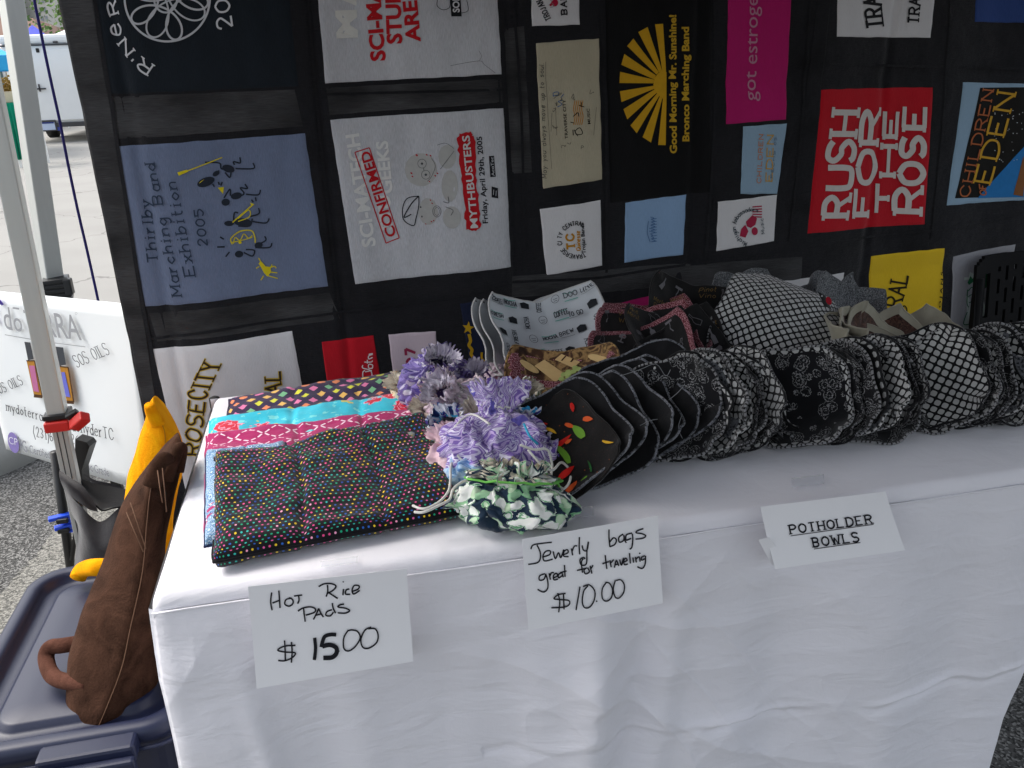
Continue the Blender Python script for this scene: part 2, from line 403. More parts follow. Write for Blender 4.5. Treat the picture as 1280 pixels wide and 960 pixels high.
def canopy_tent(px0, px1, ytop, yeave, Y, mat, label, depth=3.0, rise=None):
    a, b = onY(px0, yeave, Y), onY(px1, yeave, Y); p = onY((px0+px1)/2, ytop, Y+depth/2)
    t = empty('canopy_tent', ((a.x+b.x)/2, Y, 0), label, 'canopy tent', 'pop-up canopies across the street')
    x0, x1, z = a.x, b.x, a.z; zp = max(p.z, z+.3); sh = (b.x-CAM.x)/(b.y-CAM.y)
    W3 = lambda x, y: (x+sh*(y-Y), y)      # the tent is turned to face the stall
    V = [(*W3(x0, Y), z), (*W3(x1, Y), z), (*W3(x1, Y+depth), z), (*W3(x0, Y+depth), z), (*W3((x0+x1)/2, Y+depth/2), zp)]
    o = obj('roof', V, [(0, 1, 4), (1, 2, 4), (2, 3, 4), (3, 0, 4)], mat, t, smooth=False)
    for i in range(4):
        p0, p1 = Vector(V[i]), Vector(V[(i+1) % 4]); obj('valance', [p0, p1, p1-Vector((0, 0, .26)), p0-Vector((0, 0, .26))], [(0, 1, 2, 3)], mat, t, smooth=False)
    for x, y in ((x0+.05, Y+.05), (x1-.05, Y+.05), (x0+.05, Y+depth-.05), (x1-.05, Y+depth-.05)): sqtube('leg', (*W3(x, y), 0), (*W3(x, y), z-.02), .05, M['white_paint'], t, bev=0)
cm = lambda n, c: plain(n, c, .8)
canopy_tent(-60, 17, 55, 71, 17, cm('cyan_canvas', (.03, .38, .75)), 'bright sky blue canopy tent at the left edge of the photo')
canopy_tent(-50, 20, 38, 61, 26, cm('white_canvas', (.85, .82, .8)), 'white canopy tent peak above the sky blue canopy')
canopy_tent(25, 60, 31, 46, 29, cm('royal_canvas', (.06, .08, .62)), 'royal blue canopy tent top seen above the white trailer')
canopy_tent(60, 120, 37, 46, 27, cm('white_canvas_far', (.85, .85, .85)), 'white canopy tent top beside the quilt above the trailer')
M['brick_far'] = plain('brown_shingle', (.22, .13, .095), .9, bump=.3, bs=4)
M['pale_wall'] = plain('pale_stucco', (.62, .6, .55), .9); M['glass_far'] = plain('dark_window_glass', (.1, .16, .18), .15)
M['cream'] = plain('cream_siding', (.6, .52, .38), .8)
def shop():
    a, b = onY(-260, 120, 34), onY(64, 120, 34)
    t = empty('shop_building', (a.x, 34, 0), 'low shop building with brown shingle roof and cream lower wall across the street', 'building')
    x0, x1 = a.x, onY(36, 90, 34).x; zE = onY(20, 44, 34).z
    box('wall', ((x0+x1)/2, 38, zE/2), (x1-x0, 8, zE), M['cream'], t, bev=0)
    r0, r1 = onY(-260, 8, 36), onY(70, 22, 36)
    V = [(x0-.4, 33.6, zE), (b.x+.3, 33.6, zE-.1), (b.x-.6, 36, r1.z), (x0-.4, 36, r0.z+.2), (x0-.4, 43, zE), (b.x+.3, 43, zE-.1)]
    obj('roof', V, [(0, 1, 2, 3), (3, 2, 5, 4), (1, 5, 2), (0, 3, 4), (0, 4, 5, 1)], M['brick_far'], t, smooth=False)
    for k in range(7):
        x = x1-1.4-k*1.9; f = box('window', (x, 33.98, 1.75), (1.3, .12, 1.3), M['white_paint'], t, bev=.01); box('pane', (x, 33.9, 1.75), (1.12, .05, 1.12), M['glass_far'], f, bev=0)
    box('wall_band', ((x0+x1)/2, 33.95, .45), (x1-x0, .1, .9), M['brick_far'], t, bev=0)
shop()
def tower(px0, px1, ptop, Y, rows, cols, label, mat, wm):
    a, b = onY(px0, 60, Y), onY(px1, 60, Y); z = onY(px0, ptop, Y).z
    t = empty('tall_building', ((a.x+b.x)/2, Y, 0), label, 'building'); W = b.x-a.x
    box('wall', ((a.x+b.x)/2, Y+4, z/2), (W, 8, z), mat, t, bev=0)
    for r in range(rows):
        for c in range(cols):
            x = a.x+W*(c+.5)/cols; zz = 2.6+(z-3)*(r+.5)/rows
            box('window', (x, Y-.02, zz), (W/cols*.55, .12, (z-3)/rows*.55), wm, t, bev=0)
tower(-40, 10, -60, 60, 6, 5, 'grey office building with dark windows behind the white canopy at top left', plain('grey_facade', (.3, .33, .35), .8), M['glass_far'])
tower(53, 69, -70, 62, 12, 3, 'tall pale building with narrow grey windows rising beside the quilt edge', M['pale_wall'], plain('grey_window', (.3, .33, .36), .3))
def street_tree():
    c = onY(68, 20, 31); base = (c.x+.3, 31, 0)
    t = empty('street_tree', base, 'green leafy street tree between the pale tower and the quilt', 'tree')
    tube('trunk', [(base[0], 31, 0), (base[0]+.05, 31, 1.6), (base[0]-.05, 31, 3.2), (base[0], 31, 4.8)], lambda s: .13*(1-.7*s), plain('bark', (.1, .08, .06), .9), t, smoothn=4)
    r = random.Random(2); vs, fs = [], []
    for _ in range(2600):
        k = Vector((r.gauss(0, .5), r.gauss(0, .8), r.gauss(0, 1.1))); p = Vector((base[0]+.1, 31, 4.4))+k
        if nz(p.x*1.6, p.y, p.z*1.6) < -.12 or p.z < 2.6: continue
        s = r.uniform(.05, .12); n = Vector((r.uniform(-1, 1), r.uniform(-1, 1), r.uniform(-1, 1))).normalized(); a = n.orthogonal().normalized()*s; b = n.cross(a)*.6
        i = len(vs); vs += [p-a, p+b, p+a, p-b]; fs.append((i, i+1, i+2, i+3))
    o = obj('crown', vs, fs, plain('leaves', (.14, .26, .05), .7, vary=.5), t, smooth=False); tag(o, kind='stuff')
street_tree()
def green_table():
    a, b = onY(3, 129, 15), onY(31, 129, 15); zt = a.z
    t = empty('market_table', ((a.x+b.x)/2, 15, 0), 'market table under a green cloth behind the aluminium tent leg', 'table')
    gm = fabric('green_cloth', (.0, .26, .15), vary=.35)
    def fn(u, v): x = a.x+(b.x-a.x)*u; return Vector((x, 15-.04*sin(u*40)*(1-v)-.05*(1-v), .14+(zt-.14)*v))
    grid('cloth_front', fn, 60, 6, gm, t)
    grid('cloth_top', lambda u, v: Vector((a.x+(b.x-a.x)*u, 15+.75*v, zt)), 4, 4, gm, t)
    for x in (a.x+.04, b.x-.04):
        for y in (15.05, 15.7): sqtube('leg', (x, y, 0), (x, y, zt-.01), .035, M['white_paint'], t, bev=0)
    c = onY(17, 122, 15.2)
    p = empty('flower_box', (c.x, 15.3, zt), 'planter of green and orange flowers standing on the green table', 'planter')
    box('box', (c.x, 15.3, zt+.09), (.5, .3, .17), M['cream'], p); r = random.Random(5); vs, fs = [], []
    for _ in range(500):
        q = Vector((c.x+r.gauss(0, .14), 15.3+r.gauss(0, .07), zt+.18+abs(r.gauss(0, .09)))); s = .02; i = len(vs); n = Vector((r.uniform(-1, 1), r.uniform(-1, 1), r.uniform(-1, 1))).normalized()*s; m = n.orthogonal()
        vs += [q-n, q+m, q+n, q-m]; fs.append((i, i+1, i+2, i+3))
    tag(obj('flowers', vs, fs, plain('flower_mix', (.4, .25, .04), .7, vary=.7), p, smooth=False), kind='stuff')
green_table()
g = G('concrete_base', .75); g.col(g.mix(g.noise(g.ob(), 5, 5), (.25, .25, .235), (.36, .36, .34))); g.bump(g.noise(g.ob(), 120, 3), .2, .003)
def round_base():
    c = Vector((-1.42, 2.55, 0)); prof = [(0, .62), (.30, .62), (.345, .60), (.40, .2), (.46, .13), (.52, .10), (.535, .05), (.53, .0)]; N = 48
    t = empty('concrete_base', c, 'round grey concrete pole base with a flared foot at the left edge', 'concrete base')
    vs = [c+Vector((r*cos(2*pi*k/N), r*sin(2*pi*k/N), z)) for r, z in prof for k in range(N)]
    fs = [(j*N+k, j*N+(k+1) % N, (j+1)*N+(k+1) % N, (j+1)*N+k) for j in range(len(prof)-1) for k in range(N)]
    obj('drum', vs, fs, g.m, t)
round_base()
# ---------------------------------------------------------------- the T-shirt quilt hung behind the table
YQ = 1.0; QX0, QX1, QZ0, QZ1 = -.213, 2.62, .22, 2.02
def qoff(x, z):
    d = .010*sin(x*8.5+1.1*sin(z*1.7)+.5) + .005*sin(x*19+z*2.2) + .012*nz(x*1.6, z*.9, 3) + .004*nz(x*7, z*5, 1) + .0016*nz(x*26+z*6, z*15, 4) + .0022*nz(x*5, z*22, 6)*(.5+nz(x*2, z*2, 8))
    for zc in (1.36, .83): d -= .006*exp(-((z-zc-.02*sin(x*3))/.03)**2)
    for xc in (-.11, .30, .74, 1.22, 1.75): d -= .007*exp(-((x-xc)/.012)**2)
    if z < .95: d += .02*(.95-z)*sin(x*13+2)
    return d
def qpt(x, z, h=0): return Vector((x, YQ-qoff(x, z)-h, z))
def qpx(px, py, h=0): p = onY(px, py, YQ); return qpt(p.x, p.z, h)
g = G('quilt_black_cotton', .85, sheen=.25, spec=.15); v = g.ob()
th = g.noise(g.map(v, (40, 1, 900)), 1, 3); th2 = g.noise(g.map(v, (900, 1, 40)), 1, 3); pat = g.noise(v, 6, 5)
g.col(g.mix(g.math('MULTIPLY', g.math('MULTIPLY', th, th2), g.math('MULTIPLY_ADD', pat, 4.5, -1.2, clamp=True)), (.0025, .0025, .004), (.036, .036, .044)))
g.bump(g.math('ADD', g.math('MULTIPLY', g.noise(v, 45, 5), 2), th), .5, .003); M['quilt_black'] = g.m
g = G('quilt_charcoal_cotton', .85, sheen=.3, spec=.15); v = g.ob()
th = g.noise(g.map(v, (30, 1, 700)), 1, 3); pat = g.noise(g.map(v, (5, 1, 12)), 1, 6)
g.col(g.mix(g.math('MULTIPLY', th, g.math('MULTIPLY_ADD', pat, 3.0, -.8, clamp=True)), (.006, .006, .007), (.10, .10, .105)))
g.bump(g.math('ADD', g.noise(g.map(v, (20, 1, 60)), 1, 4), th), .6, .003); M['quilt_charcoal'] = g.m
quilt = empty('tshirt_quilt', (1.2, YQ, QZ1), 'black quilt of T-shirt patches hung behind the craft table', 'quilt')
bk = grid('backing', lambda u, v: qpt(QX0+(QX1-QX0)*u, QZ0+(QZ1-QZ0)*v, 0), 380, 220, M['quilt_black'], quilt)
sm = bk.modifiers.new('thick', 'SOLIDIFY'); sm.thickness = .004; sm.offset = -1
def qquad(name, px, h, mat, n=14, parent=None, m=None):
    P = [onY(x, y, YQ) for x, y in px]     # TL, TR, BR, BL
    q = [P[3], P[2], P[1], P[0]]; hh = h
    def fn(u, v):
        p = quad(q, u, v); e = min(u, 1-u, v, 1-v); jit = .0014*nz(p.x*30, p.z*30, 7)*max(0, 1-e*12)
        return qpt(p.x+jit, p.z+jit, hh if e > .001 else .0002)
    return grid(name, fn, n, n, mat, parent or quilt)
qquad('border_strip', [(70, -8), (115, -8), (201, 545), (186, 545)], .0012, M['quilt_charcoal'], 40)
for b in ([(137, 121), (368, 112), (379, 158), (146, 174)], [(186, 392), (412, 366), (425, 400), (196, 428)], [(408, 110), (627, 99), (628, 128), (412, 144)],
          [(630, 36), (654, 33), (664, 215), (640, 217)], [(670, 234), (752, 226), (752, 243), (674, 255)], [(1017, 0), (1034, 0), (1006, 300), (985, 300)], [(640, 345), (1000, 320), (1000, 352), (640, 372)]):
    qquad('sashing_strip', b, .0009, M['quilt_charcoal'] if b[0][0] < 650 else M['quilt_black'], 24)
# narrow folded seams
for i, s in enumerate(([(118, -5), (138, 125), (176, 370), (193, 460)], [(385, -5), (396, 130), (420, 350), (430, 420)], [(640, -5), (650, 130), (655, 330)], [(750, -5), (757, 140), (757, 340)], [(893, -5), (893, 150), (880, 330)], [(1010, -5), (1000, 150), (985, 300)], [(1190, -5), (1180, 150), (1165, 300)],
                       [(186, 425), (290, 408), (420, 392), (560, 372), (640, 352)], [(640, 352), (760, 345), (880, 328), (1010, 306), (1180, 286), (1290, 262)], [(407, 118), (630, 112)], [(1030, 80), (1290, 86)])):
    a = Art(); a.stroke(s, 5 if s[0][0] == 118 else 3.2, True, 12); a.build('seam', qpx, M['quilt_black'], quilt, .0035)
def heather(name, c, amt=.3):
    g = G(name, .9, sheen=.2, spec=.15); v = g.ob(); n = g.noise(g.map(v, (520, 1, 75)), 1, 3); n2 = g.noise(g.map(v, (14, 1, 4)), 1, 5)
    f = g.math('MULTIPLY_ADD', g.math('ADD', n, n2), 1.6, -1.1, clamp=True)
    g.col(g.mix(f, tuple(x*(1-amt) for x in lin(c)[:3]), c)); g.bump(g.math('ADD', n, g.math('MULTIPLY', g.noise(v, 22, 4), 2)), .35, .003); return g.m
H = heather
PM = dict(navyblack=H('dark_teal_jersey', (.012, .018, .026), .4), denim=H('denim_blue_jersey', (.165, .205, .315), .25), grey=H('heather_grey_jersey', (.60, .61, .65), .32), grey2=H('light_heather_jersey', (.62, .63, .67), .3),
          white=H('white_jersey', (.72, .71, .73), .08), red=H('red_jersey', (.55, .008, .02), .15), pinkw=H('pale_pink_jersey', (.72, .6, .67), .08), navy=H('navy_jersey', (.012, .018, .05), .3),
          tan=H('tan_muslin', (.5, .45, .33), .15), black=H('black_jersey', (.004, .004, .005), .3), lblue=H('light_blue_jersey', (.28, .43, .66), .12), magenta=H('magenta_jersey', (.5, .01, .15), .12),
          sky=H('sky_blue_jersey', (.3, .44, .58), .1), yellow=H('yellow_jersey', (.78, .52, .02), .08), gray3=H('grey_jersey_worn', (.33, .33, .36), .15), dblue=H('royal_blue_jersey', (.03, .07, .25), .2))
def patch(px, mat, label, n=16):
    o = qquad('fabric_patch', px, .0022, PM[mat], 64); o['label'] = label; return o
def art(a, parent, color, name='lettering', h=.0034): return a.build(name, qpx, INK(color), parent, h, gap={'printed_marchers': 1.2, 'printed_instruments': 1.5, 'lettering': 4.5}.get(name))
UPZ = lambda p: p
# 1 dark teal patch with knot emblem
p = patch([(112, -40), (357, -44), (373, 108), (136, 118)], 'navyblack', 'dark teal patch with white knot emblem', 20)
a = Art(); c = (208, -2)
a.ring(c[0]+2, c[1], 53, 54, 2.6, 0, -.15, pi+.1, 40)
N = 150; a._strip([Vector((c[0]+2+31*cos(t)+20*cos(-4*t+.4), c[1]+2+31*sin(t)+20*sin(-4*t+.4))) for t in [2*pi*i/N for i in range(N+1)]], 2.6)
N = 60; a._strip([Vector((c[0]+14*cos(t), c[1]+2+16*sin(t))) for t in [2*pi*i/N for i in range(N+1)]], 2.4)
N = 150; a._strip([Vector((c[0]+2+26*cos(t)+24*cos(-3*t+1.6), c[1]+2+26*sin(t)+24*sin(-3*t+1.6))) for t in [2*pi*i/N for i in range(N+1)]], 2.2)
art(a, p, 'c9cbd0', 'knot_emblem')
a = Art()
for ch, x, y, dx, dy, hh in (('R', 193, 81, -13, -9, 15), ("'", 176, 66, -3, -3, 15), ('N', 169, 62, -11, -14, 13), ('e', 153, 42, -3, -13, 19), ('R', 149, 16, -4, -15, 12), ('S', 146, -6, 0, -12, 13)):
    a.text(ch, (x, y), (x+dx, y+dy), hh, 2.3, serif=1)
a.text('2', (291, 33), (289, 20), 18, 2.5, slant=-.1); a.text('0', (288, 14), (287, 1), 18, 2.5); a.text('0', (285, -6), (284, -20), 18, 2.5)
art(a, p, 'd9dade')
# 2 blue marching band patch
p = patch([(147, 183), (381, 167), (410, 358), (181, 384)], 'denim', 'denim blue marching band patch')
zc = lambda pts: Z(120, 160, 4.267, pts)
a = Art()
for s, q0, q1, h in (('Thirlby', (330, 716), (288, 388), 52), ('Marching Band', (462, 884), (318, 186), 52), ('Exhibition', (535, 775), (433, 284), 56), ('2005', (600, 617), (575, 430), 46)):
    (b0, b1) = zc([q0, q1]); a.text(s, b0, b1, h/4.267, 1.75, serif=1.1, slant=.12)
art(a, p, '2f3c50')
a = Art()
def S(*pts, w=1.8, sm=True): a.stroke(zc(pts), w, sm)
for pts in (((585, 180), (660, 185), (670, 215), (700, 215)), ((630, 240), (660, 225)), ((740, 195), (735, 178), (770, 185), (768, 155)), ((745, 215), (840, 215), (838, 185)), ((690, 235), (715, 262), (722, 225)),
            ((685, 370), (715, 325), (718, 360)), ((740, 372), (790, 350), (770, 318), (808, 322), (795, 298)), ((800, 352), (865, 355), (878, 328)),
            ((735, 500), (740, 450), (760, 450)), ((820, 470), (870, 455), (868, 425)), ((830, 495), (905, 505), (925, 480)), ((760, 520), (820, 520), (835, 480)),
            ((790, 660), (835, 680), (845, 650), (800, 645)), ((850, 625), (905, 598), (900, 575)), ((850, 635), (925, 635), (938, 612)),
            ((665, 575), (685, 588)), ((650, 628), (690, 628)), ((695, 680), (715, 655)), ((830, 380), (840, 395)), ((850, 368), (855, 388)), ((625, 295), (635, 310)), ((655, 285), (660, 300)), ((675, 285), (668, 305))): S(*pts)
for x, y, rx, ry, r in ((708, 215, 34, 20, .3), (643, 240, 20, 13, -.6), (750, 360, 30, 18, -.2), (694, 393, 22, 19, 0), (785, 500, 48, 22, .1), (712, 505, 26, 14, 0), (765, 668, 22, 18, 0), (868, 622, 22, 16, -.2), (590, 284, 48, 24, -.35)):
    (q,) = zc([(x, y)]); a.ellipse(q[0], q[1], rx/4.267, ry/4.267, r)
art(a, p, '232a36', 'printed_marchers')
a = Art()
for x, y, rx, ry, r in ((590, 284, 38, 16, -.35), (770, 607, 9, 7, 0)):
    (q,) = zc([(x, y)]); a.ellipse(q[0], q[1], rx/4.267, ry/4.267, r)
S((470, 233), (580, 192), (675, 155), w=1.3); a.poly(zc([(440, 232), (448, 250), (498, 228), (490, 218)])); a.poly(zc([(652, 315), (684, 312), (680, 350)]))
S((730, 500), (840, 405), w=1.6); S((760, 495), (820, 470), (815, 435), (760, 480), w=1.2); a.poly(zc([(822, 395), (845, 405), (832, 415)]))
S((730, 615), (722, 585), (770, 548), (830, 545), (848, 580), (850, 610), w=1.5); S((735, 612), (745, 580), (770, 595), (790, 562), (815, 585), (835, 570), w=1.2); S((725, 605), (770, 598), (835, 580), w=1)
a.poly(zc([(880, 705), (905, 735), (930, 738), (935, 765), (915, 790), (895, 768), (880, 738), (868, 720)]))
for l in (((925, 745), (950, 735), (962, 745)), ((925, 765), (968, 770)), ((918, 785), (970, 800)), ((895, 785), (880, 808)), ((880, 710), (868, 690)), ((872, 735), (855, 745)), ((930, 745), (940, 725))): S(*l, w=1.3)
art(a, p, 'd8c81c', 'printed_instruments', .0042)
# 3 upper grey patch
p = patch([(394, -40), (619, -48), (627, 93), (407, 104)], 'grey2', 'light grey patch with red SCI letters')
a = Art(); zc6 = lambda pts: Z(380, 0, 4.267, pts)
for s, q0, q1, h, ye in (('SCI-MAT', (435, 322), (395, -150), 75, 0), ('STUDENTS', (522, 232), (500, -360), 76, 0), ('ARE', (620, 222), (600, 0), 72, 0)):
    b = zc6([q0, q1]); a.bfont(s, b[0], b[1], h/4.267, .035)
art(a, p, 'c01420')
a = Art(); b = zc6([(282, 200), (275, 50)]); a.bfont('M', b[0], b[1], 24, .05); b = zc6([(275, 30), (268, -100)]); a.bfont('A', b[0], b[1], 24, .05); art(a, p, 'e0dfda', h=.003)
a = Art(); b = zc6([(785, 88), (840, 88), (835, -10), (780, -10)]); a.gpoly(b); a.stroke(zc6([(715, -10), (710, 30), (740, 52), (775, 40), (780, 0)]), .7); a.stroke(zc6([(840, 70), (875, 55), (868, 0)]), .7); art(a, p, '16181c', 'logo_box')
a = Art(); b = zc6([(828, 66), (826, -30)]); a.bfont('SOD', b[0], b[1], 8, .03); art(a, p, 'd8d8dc', h=.0045)
a = Art(); a.stroke(zc6([(780, 350), (930, 325), (960, 345), (1020, 390)]), .5); a.stroke(zc6([(930, 325), (945, 300), (930, 270)]), .4); art(a, p, '6a6c72', 'loose_thread', .004)
# 4 grey patch with stamped words
p = patch([(413, 150), (629, 135), (638, 333), (444, 356)], 'grey', 'heather grey patch with red stamped words', 20)
z2 = lambda pts: Z(400, 120, 3.839, pts)
a = Art()
for s, q0, q1, h in (('SCI-MATECH', (268, 722), (185, 180), 62), ('STU', (352, 645), (335, 480), 58), ('GEEKS', (350, 470), (325, 215), 55)): b = z2([q0, q1]); a.bfont(s, b[0], b[1], h/3.839, .03)
art(a, p, 'dededc', h=.0028)
a = Art(); b = z2([(168, 272), (238, 250), (382, 685), (318, 710)])
for i in range(4): a.stroke([b[i], b[(i+1) % 4]], 1.3, False)
c0, c1 = z2([(368, 672), (238, 262)]); a.bfont('CONFIRMED', c0, c1, 12, .025)
for s in ((465, 285, 8), (512, 282, 6), (530, 286, 6), (562, 370, 6), (552, 382, 6), (440, 372, 7), (445, 388, 6), (525, 410, 5), (538, 515, 5), (530, 500, 5), (535, 603, 5), (545, 598, 5), (508, 615, 4)):
    (q,) = z2([s[:2]]); a.ellipse(q[0], q[1], s[2]/3.839*.8, s[2]/3.839*.5, .7)
e = [(700, 636), (690, 560), (683, 480), (675, 400), (665, 320), (657, 240), (652, 195), (668, 176), (720, 172), (738, 200), (740, 290), (745, 380), (752, 470), (758, 560), (765, 625), (742, 642)]
r = random.Random(3); e2 = []
for i in range(len(e)):
    A_, B_ = Vector(e[i]), Vector(e[(i+1) % len(e)])
    for k in range(4): q = A_.lerp(B_, k/4); e2.append((q.x+r.uniform(-6, 6), q.y+r.uniform(-5, 5)))
a.poly(z2(e2)); art(a, p, 'bd1420', 'red_stamp')
a = Art(); b = z2([(752, 626), (712, 186)]); a.bfont('MYTHBUSTERS', b[0], b[1], 9, .02); art(a, p, 'd4d2d2', h=.0046)
a = Art(); b = z2([(800, 605), (772, 192)]); a.bfont('Friday, April 29th, 2005', b[0], b[1], 6.4, .02)
b = z2([(812, 386), (838, 384), (830, 284), (806, 286)]); a.gpoly(b); b = z2([(818, 482), (850, 488), (848, 438), (818, 430)]); a.gpoly(b)
a.stroke(z2([(475, 482), (420, 495), (398, 545), (405, 600), (450, 625), (462, 590), (475, 530), (475, 482)]), 1.1); a.stroke(z2([(475, 482), (440, 520), (405, 585), (440, 570)]), 1.3)
art(a, p, '1b1c22', 'dark_lettering')
a = Art(); b = z2([(832, 380), (826, 290)]); a.bfont('AcoTec', b[0], b[1], 3.6, .015); a.stroke(z2([(826, 470), (828, 445)]), .8); a.stroke(z2([(838, 476), (840, 450)]), .8); art(a, p, 'b9babf', h=.0046)
a = Art(); q = z2([(485, 355)])[0]; a.ellipse(q[0], q[1], 20, 21); q = z2([(520, 555)])[0]; a.ellipse(q[0], q[1], 12, 17); q = z2([(608, 290)])[0]; a.ellipse(q[0], q[1], 11, 15); q = z2([(620, 430)])[0]; a.ellipse(q[0], q[1], 10, 20); q = z2([(630, 580)])[0]; a.ellipse(q[0], q[1], 11, 14); art(a, p, 'b4b4b2', 'pale_figures', .0028)
a = Art()
for x, y in ((490, 325), (508, 378)): q = z2([(x, y)])[0]; a.ring(q[0], q[1], 5.2, 5.6, .5); a.ellipse(q[0], q[1], 1.5, 1.5)
a.stroke(z2([(498, 346), (498, 356)]), .6); a.stroke(z2([(535, 300), (552, 335), (535, 385), (515, 410)]), .5)
for x, y in ((484, 535), (490, 580)): q = z2([(x, y)])[0]; a.ellipse(q[0], q[1], .9, 1.3)
a.stroke(z2([(560, 235), (600, 225), (640, 250)]), .5); a.stroke(z2([(640, 262), (575, 350)]), .5); a.stroke(z2([(590, 505), (615, 510), (612, 480)]), .7); a.stroke(z2([(600, 530), (635, 545), (625, 570)]), .6)
q = z2([(560, 553)])[0]; a.ring(q[0], q[1], 5, 7, .5); a.ring(q[0], q[1], 3, 5, .4); art(a, p, '55575a', 'figure_lines', .0036)
# 5 white city patch
p = patch([(191, 437), (365, 414), (400, 600), (238, 640)], 'white', 'white patch with gold outlined letters')
z4 = lambda pts: Z(180, 380, 4.267, pts)
for col, wd, hh in (('d8b832', 4.6, .0034), ('3a2a20', 2.4, .0044)):
    a = Art()
    for s, q0, q1, h in (('CITY', (330, 490), (420, 298), 95), ('ROSE', (300, 800), (330, 505), 85), ('CENTRAL', (762, 800), (725, 352), 80)):
        b = z4([q0, q1]); a.text(s, b[0], b[1], h/4.267, wd, serif=1.3, arch=.02, up=(-1, -.05))
    art(a, p, col, 'lettering' if hh > .004 else 'letter_outline', hh)
# 6 red patch
p = patch([(402, 428), (467, 420), (483, 520), (415, 526)], 'red', 'bright red patch with white script'); z1 = lambda pts: Z(400, 380, 5.333, pts)
a = Art()
for pts in (((300, 440), (285, 455), (290, 500), (320, 512), (345, 480), (335, 440), (285, 425), (285, 405)), ((345, 440), (300, 450)), ((350, 425), (325, 425), (325, 400), (350, 405), (348, 425)), ((295, 385), (340, 385), (350, 375)), ((315, 395), (315, 370)), ((350, 355), (325, 365), (325, 345), (350, 335), (325, 335), (352, 330))):
    a.stroke(z1(pts), 1.3)
art(a, p, 'f0e8ea')
a = Art(); b = z1([(90, 510), (245, 503), (250, 560), (92, 560)]); a.stroke([b[0], b[1]], 1.6); a.stroke([b[0], b[3]], 1.6); a.stroke([b[1], b[2]], 1.6); a.stroke([((b[0][0]+b[3][0])/2, b[0][1]+3), ((b[1][0]+b[2][0])/2, b[1][1]+3)], 3); art(a, p, '3a0d12', 'dark_emblem')
# 7 pale pink patch
p = patch([(486, 419), (545, 415), (552, 520), (498, 524)], 'pinkw', 'pale pink patch with crimson year')
a = Art(); b = z1([(645, 425), (640, 298)]); a.text("'07", (521, 462), (519, 436), 12, 3.3); art(a, p, 'a83256')
# 8 navy patch with star
p = patch([(575, 380), (622, 371), (640, 470), (592, 480)], 'navy', 'navy patch with yellow star and chain')
a = Art(); cx_, cy_ = z1([(985, 155)])[0]; a.poly([(cx_+(7.5 if k % 2 == 0 else 3.2)*sin(pi*k/5+.1), cy_-(8.5 if k % 2 == 0 else 3.6)*cos(pi*k/5+.1)) for k in range(10)])
a.stroke(z1([(990, 195), (1000, 240), (990, 270), (1010, 300), (1005, 330), (1030, 370), (1040, 400)]), 3.8); a.stroke(z1([(1075, 315), (1075, 355), (1100, 380), (1130, 370), (1140, 320)]), 2.6); a.stroke(z1([(1080, 410), (1110, 405), (1135, 415)]), 2)
art(a, p, 'cfa51e', 'yellow_star_print')
# 9, 12 small white band patches
p = patch([(662, -40), (722, -42), (724, 31), (664, 33)], 'white', 'small white patch reading TROJAN BAND')
a = Art(); a.text('TROJAN', (687, 24), (675, 0), 6.5, 1.2, serif=1); a.text('BAND', (707, 18), (705, -16), 7, 1.7, serif=1); art(a, p, '26242a')
a = Art(); a.ellipse(692, 4, 4, 4.5); a.stroke([(686, 8), (690, 2), (696, -2), (700, -6)], 2.5); art(a, p, 'b5183c', 'red_emblem'); a = Art(); a.stroke([(684, 7), (688, 3), (684, -2)], .7); a.stroke([(686, 10), (691, 8), (687, 3)], .6); art(a, p, '8a8c92', 'grey_lines')
p = patch([(674, 261), (750, 250), (752, 331), (683, 344)], 'white', 'small white patch reading TRAVERSE CITY CENTRAL Trojan Bands')
a = Art(); word = 'TRAVERSE CITY CENTRAL'
for i, ch in enumerate(word):
    th = 1.16*pi/2+ (i/(len(word)-1))*1.56*pi/1.05 - .3
    an = pi*.26 + i/(len(word)-1)*pi*1.42; x, y = 720+21*cos(an), 299+21*sin(an)
    an = .35*pi+ i/(len(word)-1)*pi*1.28; ctr = Vector((719, 299)); e_ = Vector((cos(an), sin(an))); q = ctr+e_*18.5; t = Vector((-e_.y, e_.x))
    if ch != ' ': a.text(ch, q-t*1.4, q+t*1.4, 5.0, 1.0, up=e_)
b = Z(640, 160, 4.267, [(385, 665), (375, 503)]); a.bfont('Trojan Bands', b[0], b[1], 4.4, .03); art(a, p, '26262c')
a = Art(); a.text('TC', (717, 310), (715, 291), 9, 2.4, serif=1); a.text('Quinesse', (724, 312), (723, 288), 5, 1.1, slant=.1); art(a, p, 'c68a16', 'gold_emblem')
# 10 tan muslin
p = patch([(669, 54), (749, 48), (752, 224), (678, 236)], 'tan', 'tan muslin patch with handwritten notes'); z7 = lambda pts: Z(640, 0, 4.267, pts)
r = random.Random(8); a = Art()
a.text('May you always move up to soul.', (682, 222), (678, 80), 5.5, .7, slant=.15)
a.stroke(z7([(205, 900), (185, 620), (172, 330)]), .4)
for _ in range(26):
    x, y = r.uniform(690, 745), r.uniform(112, 186)
    if 700 < x < 735 and 124 < y < 175: continue
    a.stroke([(x+r.uniform(-3, 3), y+r.uniform(-3, 3)) for _ in range(4)], .5)
for q in (((230, 720), (225, 570)), ((430, 720), (445, 570)), ((200, 700), (205, 600))): a.stroke(z7(q), .4)
art(a, p, '4c4c4a', 'handwriting')
a = Art(); b = z7([(292, 738), (278, 530)]); a.bfont('TRAVERSE CITY', b[0], b[1], 3.6, .01); b = z7([(414, 660), (408, 578)]); a.bfont('MUSIC', b[0], b[1], 3.4, .01)
